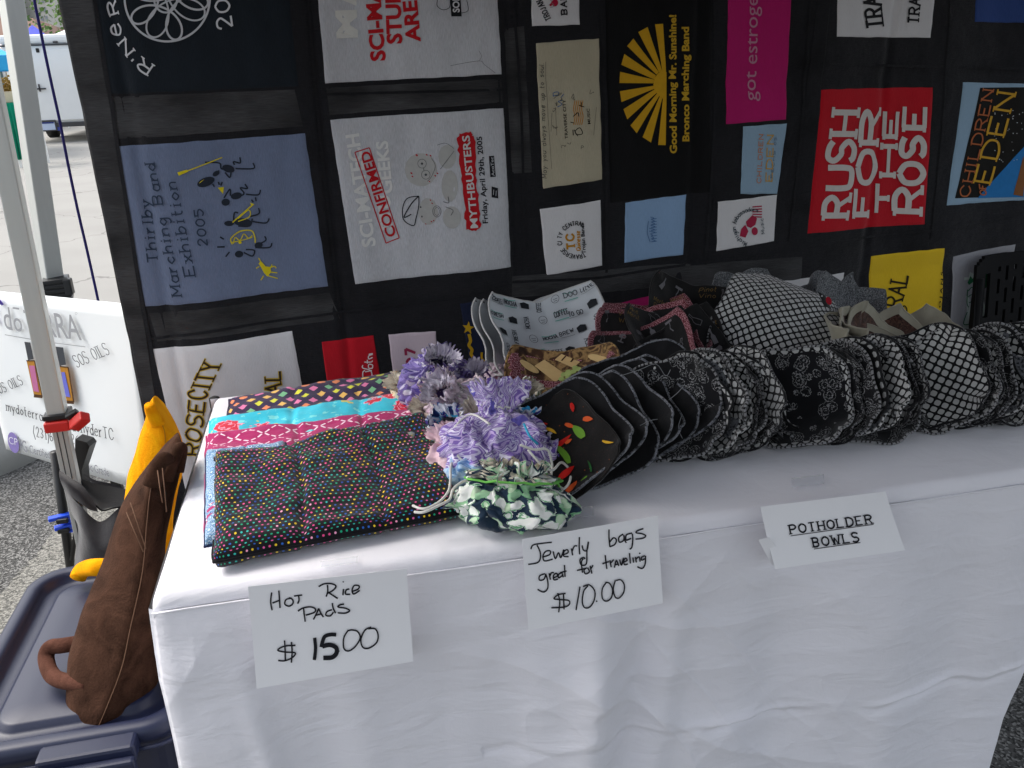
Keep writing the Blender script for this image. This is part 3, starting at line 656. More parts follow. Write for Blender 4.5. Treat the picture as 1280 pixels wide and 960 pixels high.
for pts in (((345, 725), (330, 700), (355, 680), (370, 710), (340, 715), (325, 690)), ((320, 720), (318, 690)), ((305, 650), (325, 655)), ((320, 620), (345, 600), (350, 620)), ((350, 560), (380, 570)), ((365, 545), (362, 570))): a.stroke(z7(pts), .9)
art(a, p, '1f1a18', 'music_print')
a = Art()
for k in range(5): a.stroke(z7([(322+k*11, 665), (330+k*11, 620), (322+k*11, 580), (330+k*11, 535)]), .9)
art(a, p, 'cf8a22', 'orange_staff', .0028)
a = Art()
for pts in (((235, 570), (260, 555), (240, 540), (262, 535)), ((215, 510), (240, 505), (240, 490), (215, 495), (215, 515)), ((255, 520), (270, 500))): a.stroke(z7(pts), .8)
art(a, p, '3a6fa5', 'blue_scribble')
# 11 black sunshine patch
p = patch([(756, -40), (890, -40), (888, 240), (763, 254)], 'black', 'deep black patch with yellow half sun', 24)
a = Art(); c = Vector(z7([(835, 455)])[0])
rays = [((772, 128), (814, 126), (832, 385), (812, 382)), ((682, 170), (732, 143), (812, 380), (797, 388)), ((620, 245), (655, 205), (795, 385), (783, 398)), ((587, 345), (604, 288), (780, 402), (775, 425)), ((580, 443), (582, 383), (773, 425), (770, 445)),
        ((587, 545), (580, 487), (770, 458), (772, 475)), ((620, 637), (598, 583), (773, 478), (783, 497)), ((672, 712), (638, 670), (785, 500), (797, 512)), ((750, 762), (704, 733), (799, 515), (812, 525)), ((828, 776), (788, 775), (815, 528), (834, 530))]
for q in rays: a.gpoly([Vector(v) for v in z7(q)], 2, 5)
a.poly(z7([(834, 385), (812, 380), (790, 392), (775, 415), (768, 452), (773, 480), (790, 508), (815, 528), (834, 530)])); art(a, p, 'd8a51c', 'half_sun')
a = Art(); b = z7([(885, 820), (880, 78)]); a.bfont('Good Morning Mr. Sunshine!', b[0], b[1], 8, .035); b = z7([(950, 755), (945, 143)]); a.bfont('Bronco Marching Band', b[0], b[1], 8, .035); art(a, p, 'cda42a')
# 13 light blue
p = patch([(783, 254), (859, 244), (855, 319), (781, 329)], 'lblue', 'light blue patch with faint embroidery'); r = random.Random(5); a = Art(); zz = lambda pts: Z(640, 160, 4.267, pts)
for k in range(9): y = 478+k*15; a.stroke(zz([(745+8*sin(k), y), (765+r.uniform(-9, 6), y+6), (748, y+12), (778, y+8)]), .8)
a.stroke(zz([(735, 500), (728, 560), (742, 610)]), .8); art(a, p, '4c72a2', 'stitched_name')
# 14 magenta
p = patch([(912, -40), (989, -42), (981, 149), (907, 155)], 'magenta', 'magenta patch with thin pink words'); a = Art(); z8 = lambda pts: Z(900, 0, 3.368, pts)
b = z8([(150, 425), (160, -60)]); a.bfont('got estrogen', b[0], b[1], 15, 0); art(a, p, 'c98ba6')
# 15 small eden
p = patch([(928, 158), (982, 154), (970, 242), (924, 242)], 'sky', 'small sky blue patch with orange words'); a = Art()
a.text('CHILDREN', (949, 228), (952, 168), 5, .9, serif=.8); art(a, p, 'd0885a'); a = Art(); a.text('EDEN', (963, 226), (965, 169), 7.5, 1.3, serif=.8); art(a, p, 'd6a848'); a = Art(); a.text('FECHS 05', (964, 222), (969, 172), 2.6, .5); art(a, p, '5a7088')
# 16 ambassadors
p = patch([(896, 252), (970, 243), (965, 301), (894, 313)], 'white', 'small white patch with red ambassadors emblem'); a = Art(); word = 'Michigan Ambassadors'
for i, ch in enumerate(word):
    an = .62*pi + i/(len(word)-1)*pi*.98; e_ = Vector((cos(an), sin(an))); q = Vector((937, 283))+e_*20; t = Vector((-e_.y, e_.x))
    if ch != ' ': a.text(ch, q-t*1.3, q+t*1.3, 4.6, .8, up=e_, serif=.6)
a.text('Music', (953, 291), (951, 272), 4, .7); art(a, p, '3a4650')
a = Art(); a.poly([(924, 285), (929, 280), (933, 288), (929, 296), (922, 294)]); a.poly([(930, 276), (938, 268), (944, 272), (942, 280), (936, 284), (931, 282)])
for k in range(5): a.stroke([(938, 258+k*3), (950, 257+k*3.4)], 1.6)
a.ellipse(941, 288, 4, 5); art(a, p, 'b0284a', 'red_emblem')
# 17 white TRA
p = patch([(1043, -40), (1173, -40), (1165, 47), (1042, 46)], 'white', 'white patch reading TRA in black'); a = Art()
b = z8([(690, 112), (650, -150)]); a.text('TRAVER', b[0], b[1], 22, 3.6, serif=1.2, up=(-1, .0), slant=-.1); b = z8([(838, 98), (850, -80)]); a.text('TRAVE', b[0], b[1], 12.5, 2.4, serif=1.2); art(a, p, '202024')
# 18 RUSH
p = patch([(1024, 112), (1168, 109), (1157, 281), (1006, 291)], 'red', 'bright red patch reading RUSH FOR THE ROSE')
# letters as warped slabs: each (letter, bottom px, top px) in columns
a = Art()
def col(word, base, tops, spans, wd):
    for ch, (y0, y1), (xa, xb) in zip(word, spans, tops):
        q0, q1 = z8([(xb-6, y0-6), (xb-6+base, y1+6)]); a.text(ch, q0, q1, (xb-xa-18)/3.368, wd, serif=.8, up=(-1, -.02), gap=1, contrast=.72)
col('RUSH', 10, ((412, 540), (420, 548), (428, 560), (440, 575)), ((912, 825), (797, 700), (682, 590), (570, 468)), 7.4)
col('FOR', 8, ((550, 640), (562, 665), (578, 680)), ((910, 790), (770, 640), (608, 465)), 7.2)
col('THE', 6, ((655, 722), (672, 750), (686, 755)), ((905, 770), (745, 612), (582, 465)), 6.0)
col('ROSE', 4, ((732, 855), (748, 862), (758, 862), (768, 868)), ((898, 795), (775, 690), (665, 575), (545, 445)), 7.2)
art(a, p, 'd9d2ce')
# 19 Children of Eden
p = patch([(1206, 103), (1300, 105), (1296, 248), (1184, 257)], 'sky', 'sky blue patch with starry musical print'); z9 = lambda pts: Z(1160, 90, 5.333, pts)
a = Art(); a.gpoly(z9([(180, 842), (640, 830), (740, 100), (358, 105)]), 30, 30); art(a, p, '14120f', 'night_sky_print', .0028)
a = Art(); a.gpoly(z9([(335, 842), (620, 830), (735, 720), (640, 480)]), 20, 20); art(a, p, '2a7cc0', 'blue_slope', .0034)
a = Art(); a.gpoly(z9([(555, 815), (610, 825), (640, 640), (620, 560)]), 10, 14); art(a, p, '8a5a34', 'brown_ridge', .004)
a = Art(); r = random.Random(9)
for _ in range(34): x, y = z9([(r.uniform(440, 640), r.uniform(250, 600))])[0]; a.ellipse(x, y, r.uniform(.3, .9), r.uniform(.3, .9), 0, 6)
art(a, p, 'cfd4d8', 'stars', .004)
a = Art(); b = z9([(275, 830), (440, 125)]); a.text('CHILDREN', b[0], b[1], 12.5, 1.8, serif=1, up=(-1, -.12)); b = z9([(395, 800), (420, 690)]); a.text('OF', z9([(390, 820)])[0], z9([(385, 750)])[0], 8, 1.6, serif=1, up=(-1, -.1)); art(a, p, 'b4653c', 'title_lettering', .0042)
a = Art(); b = z9([(415, 740), (570, 150)]); a.text('EDEN', b[0], b[1], 20, 2.8, serif=1, up=(-1, -.15)); art(a, p, 'd0a030', 'lettering', .0044)
# 20 blue, 21 yellow, 22 grey, 23 magenta sliver, 24 white sliver
patch([(1226, -40), (1300, -40), (1300, 29), (1222, 27)], 'dblue', 'plain royal blue patch at the top corner')
p = patch([(1093, 322), (1181, 310), (1174, 450), (1084, 455)], 'yellow', 'yellow patch reading CENTRAL'); a = Art(); z5 = lambda pts: Z(980, 240, 4.267, pts)
b = z5([(560, 860), (672, 450)]); a.text('CENTRAL', b[0], b[1], 18, 2.5, serif=1.1, up=(-1, -.15)); b = z5([(650, 860), (655, 610)]); a.text('BANDS', b[0], b[1], 10, 1.6, serif=1, up=(-1, -.2)); b = z5([(822, 700), (848, 425)]); a.bfont('T R O J A N S', b[0], b[1], 2.6, .02); art(a, p, '2a2410')
p = patch([(1193, 321), (1268, 305), (1262, 440), (1186, 446)], 'gray3', 'grey patch with green and white print'); z10 = lambda pts: Z(1200, 300, 5.333, pts)
a = Art(); a.poly(z10([(30, 250), (60, 250), (75, 215), (110, 235), (200, 198), (165, 500), (135, 760), (5, 700), (25, 560), (50, 470)])); art(a, p, 'b9c4bf', 'pale_print', .0028)
a = Art()
for pts in (((130, 240), (160, 225), (180, 232), (172, 310), (150, 320), (135, 290)), ((150, 330), (100, 370), (155, 390), (100, 440), (140, 470), (90, 520), (140, 540)), ((90, 590), (140, 620), (80, 660), (120, 710)), ((60, 700), (75, 660), (100, 640))): a.stroke(z10(pts), 2.6, False)
a.poly(z10([(50, 285), (75, 240), (85, 260), (105, 245), (118, 300), (90, 280), (60, 300)]))
for pts in (((55, 340), (80, 315), (110, 340)), ((55, 380), (80, 365), (95, 400), (60, 420)), ((50, 480), (25, 560), (70, 560)), ((15, 640), (40, 650), (45, 690)), ((50, 330), (48, 420), (60, 450))): a.stroke(z10(pts), 1.1)
art(a, p, '14603a', 'green_lettering')
patch([(766, 381), (846, 366), (850, 420), (770, 430)], 'magenta', 'sliver of a magenta patch above the wine print bowls')
patch([(880, 362), (1056, 341), (1056, 430), (880, 430)], 'white', 'white patch half hidden behind the lattice bowl')
# ---------------------------------------------------------------- folding table and its cloth
TL, TD, TH = 1.66, .76, .735
M['table_plastic'] = plain('pale_table_plastic', (.6, .6, .58), .5)
t = empty('folding_table', (TL/2, TD/2, 0), 'folding table hidden under the white cloth', 'table')
box('tabletop', (TL/2, TD/2, TH-.03), (TL-.03, TD-.03, .045), M['table_plastic'], t, bev=.01)
for x in (.2, TL-.2):
    for y in (.1, TD-.1): tube('leg', [(x, y, 0), (x, y, TH-.05)], .014, M['grey_metal'], t)
    tube('crossbar', [(x, .1, .3), (x, TD-.1, .3)], .01, M['grey_metal'], t)
g = G('white_tablecloth', .75, sheen=.3, spec=.25); v = g.ob()
w1 = g.noise(g.map(v, (60, 60, 900)), 1, 2); w2 = g.noise(g.map(v, (900, 900, 60)), 1, 2)
g.col(g.mix(g.noise(v, 3, 4), (.78, .77, .825), (.82, .81, .86)))
wr = g.noise(v, 7, 5, 1.2); wr2 = g.noise(g.map(v, (3, 3, 9), (.3, .5, .4)), 3, 4, .8)
g.bump(g.math('ADD', g.math('MULTIPLY', wr, 3), g.math('ADD', g.math('MULTIPLY', wr2, 4), g.math('MULTIPLY', g.math('ADD', w1, w2), .12))), .30, .004); M['cloth'] = g.m
def ridged(x, z, s, seed, rot):
    a = x*cos(rot)+z*sin(rot); b = -x*sin(rot)+z*cos(rot)
    n = nz(a*s, b*s*.35, seed); return (1-min(1, abs(n)*5))**2.2
def front_off(x, z):     # how far the front panel stands out towards the camera
    d = TH-z; k = min(1, d/.25)
    o = .012*min(1, d/.12) + k*(.012*sin(x*11+.8)+.009*sin(x*23+1.3*z)+.008*nz(x*13, z*.8, 15)+.010*nz(x*3, z*1.2, 5))
    k2 = min(1, d/.1)
    o += k2*(.0058*ridged(x, z, 3.2, 11, 1.15) + .0048*ridged(x, z, 2.6, 23, -.9) + .004*ridged(x, z, 5.5, 31, 1.35) + .0018*ridged(x, z, 11, 41, .6))*max(.1, .75+1.6*nz(x*2, z*2, 9))
    zc = .355+.02*sin(x*4)+.012*nz(x*7, 2, 0)                                # the long horizontal fold
    am_ = max(0, .5+1.4*nz(x*6, 3, 7)); zc += .008*nz(x*17, 5, 2)
    if x > .45: o += am_*.008*exp(-((z-zc)/.007)**2)*min(1, (x-.45)*3) - .006*am_*exp(-((z-zc+.012)/.010)**2)
    o += .012*k*exp(-((x-.09-.12*(TH-z))/.02)**2)*min(1, max(0, (.68-z)*4))
    for xf, wf, am in ((.66, .035, .016), (.735, .028, -.014), (.79, .03, .012)):                  # folds falling beside the middle card
        o += am*k*exp(-((x-xf+.1*d)/wf)**2)
    return o
tc = empty('tablecloth', (0, 0, TH), 'white fitted tablecloth with creases over the craft table', 'tablecloth')
def right_x(z): return TL - .22*max(0, min(1, (TH-z)/.5))**.8 - .06*max(0, (.25-z))
SEAM = .022
def top_fn(u, v):
    # v: 0 front seam .. 1 back ; rounded front edge
    x = -.004+(TL+.008)*u
    if v < .12:
        a = v/.12*pi/2; y = -.012+.02*(1-cos(a)); z = TH+.006-SEAM*(1-sin(a))
    else:
        k = (v-.12)/.88; y = .008+(TD-.008)*k; z = TH+.006+.0035*nz(x*5, y*6, 2)*min(1, k*6)+.004*ridged(x, y, 3, 8, .4)*min(1, k*8)*.6
    e = min(u, 1-u)
    if e < .012: z -= .012*(1-e/.012)**2; x += (.004 if u < .5 else -.004)*(1-e/.012)
    return Vector((x, y, z))
grid('top_panel', top_fn, 260, 130, M['cloth'], tc)
ZS = TH+.006-SEAM
def front_fn(u, v):
    z = ZS+.001-(ZS-.03)*v; xr = right_x(z); xl = -.004-.012*min(1, v*6)*(1-.5*v)+.02*v*v + .004*sin(z*14)
    x = xl+(xr-xl)*u; c = 1
    y = -.012-front_off(x, z)*(1 if u > .004 else .6)
    e = u*(xr-xl)
    if e < .03: y += .010*(1-e/.03)**2
    return Vector((x, y, z))
grid('front_panel', front_fn, 620, 320, M['cloth'], tc)
def left_fn(u, v):
    z = ZS+.001-(ZS-.03)*v; y0 = front_fn(0, v); k = min(1, (TH-z)/.2)
    y = y0.y+(TD-y0.y)*u; return Vector((y0.x*(1-u)+(-.004-.008*k*sin(y*14)**2-.004)*u - .006*k*sin(y*18)*u*(1-u)*4, y, z))
grid('left_panel', left_fn, 80, 80, M['cloth'], tc, flip=True)
def right_fn(u, v):
    p = front_fn(1, v); return Vector((p.x+(TL+.004-p.x)*u*.6+.02*v*sin(u*14), p.y+(TD-p.y)*u, p.z))
grid('right_panel', right_fn, 60, 60, M['cloth'], tc)
grid('back_panel', lambda u, v: Vector((-.008+(TL+.01)*u, TD+.004+.006*sin(u*40)*v, ZS+.02-(ZS-.01)*v)), 100, 20, M['cloth'], tc)
tube('hem_seam', [(x/40*TL, -.0135-front_off(x/40*TL, ZS-.001)*.9, ZS-.0005+.001*sin(x)) for x in range(41)], .0016, M['cloth'], tc, sides=6)
# small black knob of the tent leg peeping over the back left corner
kb = onY(268, 499, .80)
kn = empty('leg_knob', (kb.x, kb.y, kb.z), 'small black knob peeping over the back left corner of the cloth', 'knob')
vv, ff = tube_geo([(kb.x, kb.y, kb.z-.5), (kb.x, kb.y, kb.z-.006), (kb.x, kb.y, kb.z+.003), (kb.x, kb.y, kb.z+.006)], lambda s: .012 if s < .9 else .007, 14); obj('cap', vv, ff, M['black_rubber'], kn)
# ---------------------------------------------------------------- paper price cards on the front
g = G('white_card', .6, spec=.3); g.col(g.mix(g.noise(g.ob(), 4, 3), (.86, .86, .90), (.90, .90, .93))); g.bump(g.noise(g.ob(), 200, 3), .05, .001); M['card'] = g.m
YS = -.034
def card(px, label, bow=.006, yoff=0, tilt=.0):
    P = [onY(x, y, YS) for x, y in px]; q = [P[3], P[2], P[1], P[0]]; top = max(p.z for p in P); bot = min(p.z for p in P)
    c = (P[0]+P[1])/2; t = empty('price_card', c, label, 'paper sign')
    def s(x, z, h=0):
        k = (top-z)/(top-bot); return Vector((x, YS-.014+yoff-bow*k*k-tilt*k-h, z))
    def fn(u, v): p = quad(q, u, v); return s(p.x, p.z)
    o = grid('card', fn, 24, 18, M['card'], t, smooth=False); m = o.modifiers.new('thick', 'SOLIDIFY'); m.thickness = .0004; m.offset = 0
    return t, (lambda px_, py_, h=0: (lambda p: s(p.x, p.z, h))(onY(px_, py_, YS)))
M['marker'] = ink('black_marker', (.012, .012, .018))
t, f1 = card([(311, 726), (507, 704), (515, 816), (322, 849)], 'white price card handwritten Hot Rice Pads fifteen dollars')
a = Art(); q = lambda *p: Z(300, 690, 5.333, p)
W1 = 1.9
for s in (((215, 228), (208, 290), (218, 345)), ((262, 216), (266, 270), (270, 330)), ((220, 298), (266, 280)), ((345, 265), (310, 275), (302, 305), (330, 318), (355, 300), (352, 275), (330, 262)), ((362, 252), (416, 245)), ((392, 250), (395, 280), (385, 302)),
          ((524, 190), (560, 172), (605, 170), (638, 185), (622, 212), (580, 235)), ((582, 178), (584, 220), (574, 256)), ((588, 228), (615, 245), (650, 268)), ((688, 205), (684, 246)), ((727, 205), (706, 212), (702, 238), (732, 240)), ((745, 222), (785, 205), (790, 185), (760, 182), (745, 210), (755, 238), (795, 214)),
          ((388, 350), (420, 330), (470, 322), (502, 335), (495, 358), (440, 376)), ((425, 330), (430, 375), (436, 418)), ((490, 404), (510, 365), (525, 332)), ((525, 332), (540, 365), (556, 388)), ((500, 378), (545, 366)), ((612, 340), (580, 352), (572, 375), (600, 380), (622, 355)), ((614, 296), (620, 330), (636, 362)), ((692, 303), (665, 308), (652, 322), (700, 330), (728, 345), (700, 362), (650, 360)),
          ((372, 570), (300, 575), (255, 600), (300, 612), (370, 618), (350, 648), (300, 668), (258, 666)), ((300, 538), (304, 600), (305, 668)), ((345, 548), (350, 610), (345, 680)),
          ((720, 470), (690, 520), (690, 585), (720, 604), (765, 575), (798, 520), (780, 480), (745, 470), (720, 474)), ((870, 452), (830, 470), (802, 530), (815, 580), (855, 585), (905, 550), (915, 500), (895, 462), (850, 462))): a.stroke(q(*s), W1)
a.ellipse(*q((686, 157))[0], .9, .9); a.stroke(q((498, 520), (504, 590), (496, 662)), 4.2); a.stroke(q((640, 500), (600, 500), (565, 512), (550, 545), (542, 580)), 4.6); a.stroke(q((548, 575), (600, 565), (640, 585), (640, 620), (610, 645), (555, 648)), 5.4); a.stroke(q((645, 595), (660, 608)), 2)
a.build('handwriting', f1, M['marker'], t, .0012, gap=1.2)
t, f2 = card([(650, 668), (818, 639), (823, 745), (657, 778)], 'white price card handwritten Jewerly bags great for traveling ten dollars')
a = Art(); q = lambda *p: Z(640, 630, 6.4, p); W2 = 1.75
for s in (((132, 318), (150, 285), (220, 272), (298, 264)), ((180, 285), (205, 340), (205, 395), (180, 425), (110, 437)), ((232, 378), (280, 360), (285, 332), (250, 335), (228, 370), (240, 410), (305, 396)), ((308, 335), (325, 392), (350, 345), (368, 385), (392, 320)), ((388, 362), (425, 345), (420, 322), (395, 335), (392, 372), (430, 376)), ((452, 312), (462, 366)), ((458, 335), (475, 295), (498, 292)),
          ((516, 222), (514, 300), (518, 358)), ((537, 288), (548, 325), (575, 325), (588, 260)), ((586, 258), (575, 330), (570, 430), (530, 440), (520, 400), (548, 382), (560, 395)), ((750, 162), (750, 230), (757, 300)), ((757, 298), (795, 280), (808, 245), (785, 228), (755, 262)), ((862, 198), (828, 225), (832, 262), (862, 250), (872, 215)), ((866, 205), (872, 240), (886, 268)),
          ((932, 190), (888, 205), (886, 245), (925, 232)), ((934, 195), (938, 240), (930, 300), (912, 318)), ((1022, 155), (975, 172), (965, 188), (1010, 195), (1040, 212), (1015, 232), (960, 238)),
          ((242, 508), (200, 525), (198, 558), (232, 552), (248, 515)), ((246, 508), (262, 560), (262, 620), (230, 650), (182, 630)), ((275, 505), (284, 555)), ((280, 530), (292, 502), (312, 500)), ((310, 540), (340, 525), (332, 505), (310, 520), (312, 555), (345, 548)), ((372, 500), (348, 515), (350, 540), (378, 522)), ((376, 500), (386, 536)), ((396, 440), (400, 532)), ((360, 500), (412, 486)),
          ((545, 390), (530, 420), (538, 500)), ((495, 482), (570, 464)), ((572, 460), (550, 480), (562, 508), (592, 492), (578, 460)), ((598, 446), (612, 506)), ((604, 470), (622, 440)), ((718, 362), (724, 420), (730, 470)), ((695, 430), (748, 412)), ((755, 402), (765, 456)), ((760, 425), (785, 396)), ((790, 460), (805, 402), (824, 446)), ((795, 438), (822, 430)), ((832, 396), (846, 440), (862, 382)), ((866, 415), (890, 402), (880, 385), (864, 405), (870, 435), (896, 430)), ((910, 345), (916, 426)), ((936, 380), (942, 420)), ((956, 375), (963, 418)), ((960, 392), (985, 375), (993, 412)), ((1032, 365), (1005, 378), (1006, 400), (1032, 388)), ((1036, 365), (1032, 430), (1008, 464), (970, 450)),
          ((402, 658), (345, 668), (310, 698), (360, 705), (425, 712), (430, 740), (390, 762), (288, 768)), ((340, 655), (355, 720), (345, 802)), ((385, 655), (388, 780)), ((516, 605), (500, 690), (482, 785)), ((540, 605), (590, 592), (632, 640), (625, 710), (590, 760), (550, 765), (532, 720), (545, 640), (580, 598)), ((722, 575), (692, 620), (690, 690), (720, 716), (760, 690), (772, 630), (750, 580), (715, 572)), ((795, 555), (778, 620), (790, 680), (820, 692), (858, 650), (865, 590), (838, 552), (800, 558))): a.stroke(q(*s), W2)
for p in ((645, 716), (990, 346)): a.ellipse(*q(p)[0], 1, 1)
a.build('handwriting', f2, M['marker'], t, .0012, gap=1.2)
t, f3 = card([(945, 628), (1100, 609), (1116, 675), (957, 698)], 'white printed card reading POTHOLDER BOWLS with a folded lower corner', bow=.010, tilt=.008)
P = [onY(x, y, YS) for x, y in ((938, 664), (951, 661), (975, 692), (957, 698))]; top = onY(945, 628, YS).z
grid('folded_back', lambda u, v: (lambda p: Vector((p.x, YS-.020-.006*v, p.z)))(quad([P[3], P[2], P[1], P[0]], u, v)), 3, 3, M['card'], t)
a = Art(); q = lambda *p: Z(920, 590, 5.818, p)
b = q((348, 400), (930, 322)); a.text('POTHOLDER', b[0], b[1], 9.6, 1.9, serif=1.1, contrast=.75, gap=3.4); b = q((500, 480), (822, 438)); a.text('BOWLS', b[0], b[1], 9.6, 1.9, serif=1.1, contrast=.75, gap=3.4)
for s in (((342, 410), (936, 328)), ((497, 492), (828, 446))): a.stroke(q(*s), .8)
a.build('lettering', f3, M['marker'], t, .0012)
g = G('clear_tape', .12, spec=.6); g.col((.72, .75, .8)); g.b.inputs['Alpha'].default_value = .35; M['tape'] = g.m
def tape(x, y, w, h, sl=-.13, rot=0):
    p = [onZ(px, py, TH+.012) for px, py in ((x-w/2, y-h/2-sl*w/2), (x+w/2, y-h/2+sl*w/2), (x+w/2, y+h/2+sl*w/2), (x-w/2, y+h/2-sl*w/2))]
    return grid('tape_strip', lambda u, v: quad([p[3], p[2], p[1], p[0]], u, v), 4, 3, M['tape'], None)
for (x, y, w, h, l) in ((424, 702, 46, 8, 'clear tape above the Hot Rice Pads card'), (720, 641, 44, 12, 'clear tape above the Jewerly bags card'), (1010, 601, 40, 12, 'clear tape above the Potholder Bowls card')):
    tag(tape(x, y, w, h), l, 'tape', 'strips of clear tape on the cloth edge')

# ---------------------------------------------------------------- navy storage tote with plush pillows on it
def plastic(name, c, r=.32):
    g = G(name, r, spec=.45); g.col(g.mix(g.noise(g.ob(), 6, 3), c, tuple(x*.8 for x in lin(c)[:3]))); g.bump(g.noise(g.ob(), 380, 3), .12, .001); return g.m
M['tote_navy'] = plastic('navy_tote_plastic', (.011, .016, .047), .42)
def rrect(x0, x1, y0, y1, r, z, n=8):
    out = []
    for cx, cy, a0 in ((x1-r, y1-r, 0), (x0+r, y1-r, 90), (x0+r, y0+r, 180), (x1-r, y0+r, 270)):
        for k in range(n+1): a = radians(a0+90*k/n); out.append(Vector((cx+r*cos(a), cy+r*sin(a), z)))
    return out
def loft(name, rings, mat, parent, cap_top=True, cap_bot=False, smooth=True):
    n = len(rings[0]); vs = [p for r_ in rings for p in r_]; fs = []
    for j in range(len(rings)-1):
        for k in range(n): l = (k+1) % n; fs.append((j*n+k, j*n+l, (j+1)*n+l, (j+1)*n+k))
    if cap_top: fs.append(tuple((len(rings)-1)*n+k for k in range(n)))
    if cap_bot: fs.append(tuple(range(n))[::-1])
    return obj(name, vs, fs, mat, parent, smooth=smooth)
tx0, tx1, ty0, ty1, zl = -.415, -.016, .112, .68, .42
tt = empty('storage_tote', ((tx0+tx1)/2, (ty0+ty1)/2, 0), 'navy blue plastic storage tote with lid beside the table', 'storage tote')
loft('bin', [rrect(tx0+.05, tx1-.04, ty0+.06, ty1-.05, .05, .0), rrect(tx0+.02, tx1-.02, ty0+.03, ty1-.02, .06, .36), rrect(tx0+.012, tx1-.012, ty0+.022, ty1-.012, .06, .362), rrect(tx0+.012, tx1-.012, ty0+.022, ty1-.012, .06, .395)], M['tote_navy'], tt, False, True, smooth=False)
def inset(d, z, r=.075): return rrect(tx0+d, tx1-d, ty0+d, ty1-d, max(.02, r-d*.5), z, 10)
prof = [(.004, zl-.032), (.0, zl-.03), (0, zl-.012), (.004, zl-.003), (.010, zl), (.024, zl+.001), (.030, zl-.002), (.034, zl-.008), (.040, zl-.018), (.045, zl-.021), (.064, zl-.021), (.068, zl-.018), (.073, zl-.010), (.078, zl-.0075), (.12, zl-.006), (.16, zl-.005)]
lo = loft('lid', [inset(d, z) for d, z in prof], M['tote_navy'], tt)
h0 = onZ(50, 950, zl-.01); h1 = onZ(165, 928, zl-.01)
bx = box('latch_handle', ((h0.x+h1.x)/2, ty0-.006, zl-.022), (h1.x-h0.x+.012, .050, .034), M['tote_navy'], tt, bev=.006)
box('latch_lip', ((h0.x+h1.x)/2, ty0-.038, zl-.045), (h1.x-h0.x+.012, .018, .05), M['tote_navy'], bx, bev=.005)
tube('rim_bead', [Vector((p.x, p.y, p.z)) for p in rrect(tx0-.004, tx1+.0, ty0-.006, ty1+.004, .07, zl-.034, 10)], .004, M['tote_navy'], tt, sides=6, closed=True)

def plush_mat(name, c, c2):
    g = G(name, .95, sheen=.5, spec=.1); g.b.inputs['Sheen Tint'].default_value = lin(c2); v = g.ob()
    n = g.noise(v, 16, 6, 1.5); n2 = g.noise(v, 300, 3)
    g.col(g.mix(g.math('MULTIPLY_ADD', g.math('ADD', n, g.math('MULTIPLY', n2, .35)), 2.2, -.9, clamp=True), c, c2)); g.bump(g.math('ADD', g.math('MULTIPLY', n, 3), n2), .45, .003); return g.m
M['brown_plush'] = plush_mat('brown_plush', (.018, .008, .0045), (.066, .031, .019)); M['yellow_plush'] = plush_mat('yellow_plush', (.85, .26, .0), (.95, .42, .004)); M['tan_plush'] = plush_mat('tan_plush', (.055, .022, .014), (.11, .047, .032))
M['seam_brown'] = ink('seam_brown', (.16, .085, .05)); M['seam_dark'] = ink('seam_dark', (.02, .008, .005)); M['seam_gold'] = ink('seam_gold', (.6, .25, .01))
def pillow(name, L, Sm, Rr, Y, dep, mat, seam, label, nv=60, pinch=.0, seed=1):
    # L, Sm, Rr: silhouette left, front seam, silhouette right, as matching lists of spots from bottom to top
    L, Sm, Rr = [catmull([Vector((x, y)) for x, y in s], 12) for s in (L, Sm, Rr)]; N = len(Sm); nu = 40
    zb = None; vs, fs, seamP = [], [], []; K = len(Y)
    for i in range(N):
        k = i/(N-1); kk = k*(K-1); i0 = min(K-2, int(kk)); fr = kk-i0
        y = Y[i0]*(1-fr)+Y[i0+1]*fr; d = dep*max(.08, (sin(pi*min(1, max(0, .04+.92*k)))**.55))
        s = onY(Sm[i].x, Sm[i].y, y); l = onY(L[i].x, L[i].y, y+d*.38); r = onY(Rr[i].x, Rr[i].y, y+d*.38); b = (l+r)/2; b.y = y+d; b.z = s.z+(b.z-s.z)*.3
        ring = []
        for a, c, e in ((s, l, b), (b, r, s)):
            for q in range(nu//2):
                t_ = q/(nu//2); p = a*(1-t_)**2 + (c*2-(a+e)/2)*2*t_*(1-t_) + e*t_*t_
                n = nz(p.x*9, p.y*9+seed, p.z*9)*.008 + nz(p.x*28, p.y*28+seed, p.z*20)*.0025; p = p+(p-(s+b)/2).normalized()*n*min(1, 4*t_*(1-t_)+.1); ring.append(p)
        vs += ring; seamP.append(s+Vector((0, -.001, 0)))
    for i in range(N-1):
        for q in range(nu): l = (q+1) % nu; fs.append((i*nu+q, i*nu+l, (i+1)*nu+l, (i+1)*nu+q))
    fs.append(tuple(range(nu))[::-1]); fs.append(tuple((N-1)*nu+q for q in range(nu)))
    zmin = min(v.z for v in vs); t = empty(name, (seamP[0].x, seamP[0].y, zmin), label, 'pillow')
    obj('cushion', vs, fs, mat, t); tube('seam', seamP, .0009, seam, t, sides=6); return t
bt = pillow('plush_pillow', [(92, 915), (84, 885), (82, 830), (97, 775), (120, 722), (143, 655), (166, 610), (192, 582), (213, 560)],
            [(117, 922), (133, 885), (152, 835), (163, 785), (178, 715), (184, 650), (190, 605), (203, 578), (222, 556)],
            [(136, 914), (172, 888), (200, 842), (208, 790), (206, 715), (208, 660), (216, 622), (224, 592), (229, 562)],
            [.16, .17, .19, .215, .25, .28, .31, .335, .36], .20, M['brown_plush'], M['seam_brown'], 'brown plush pillow standing on its point on the navy tote', seed=3)
S_ = lambda x, y, Y: onY(x, y, Y)
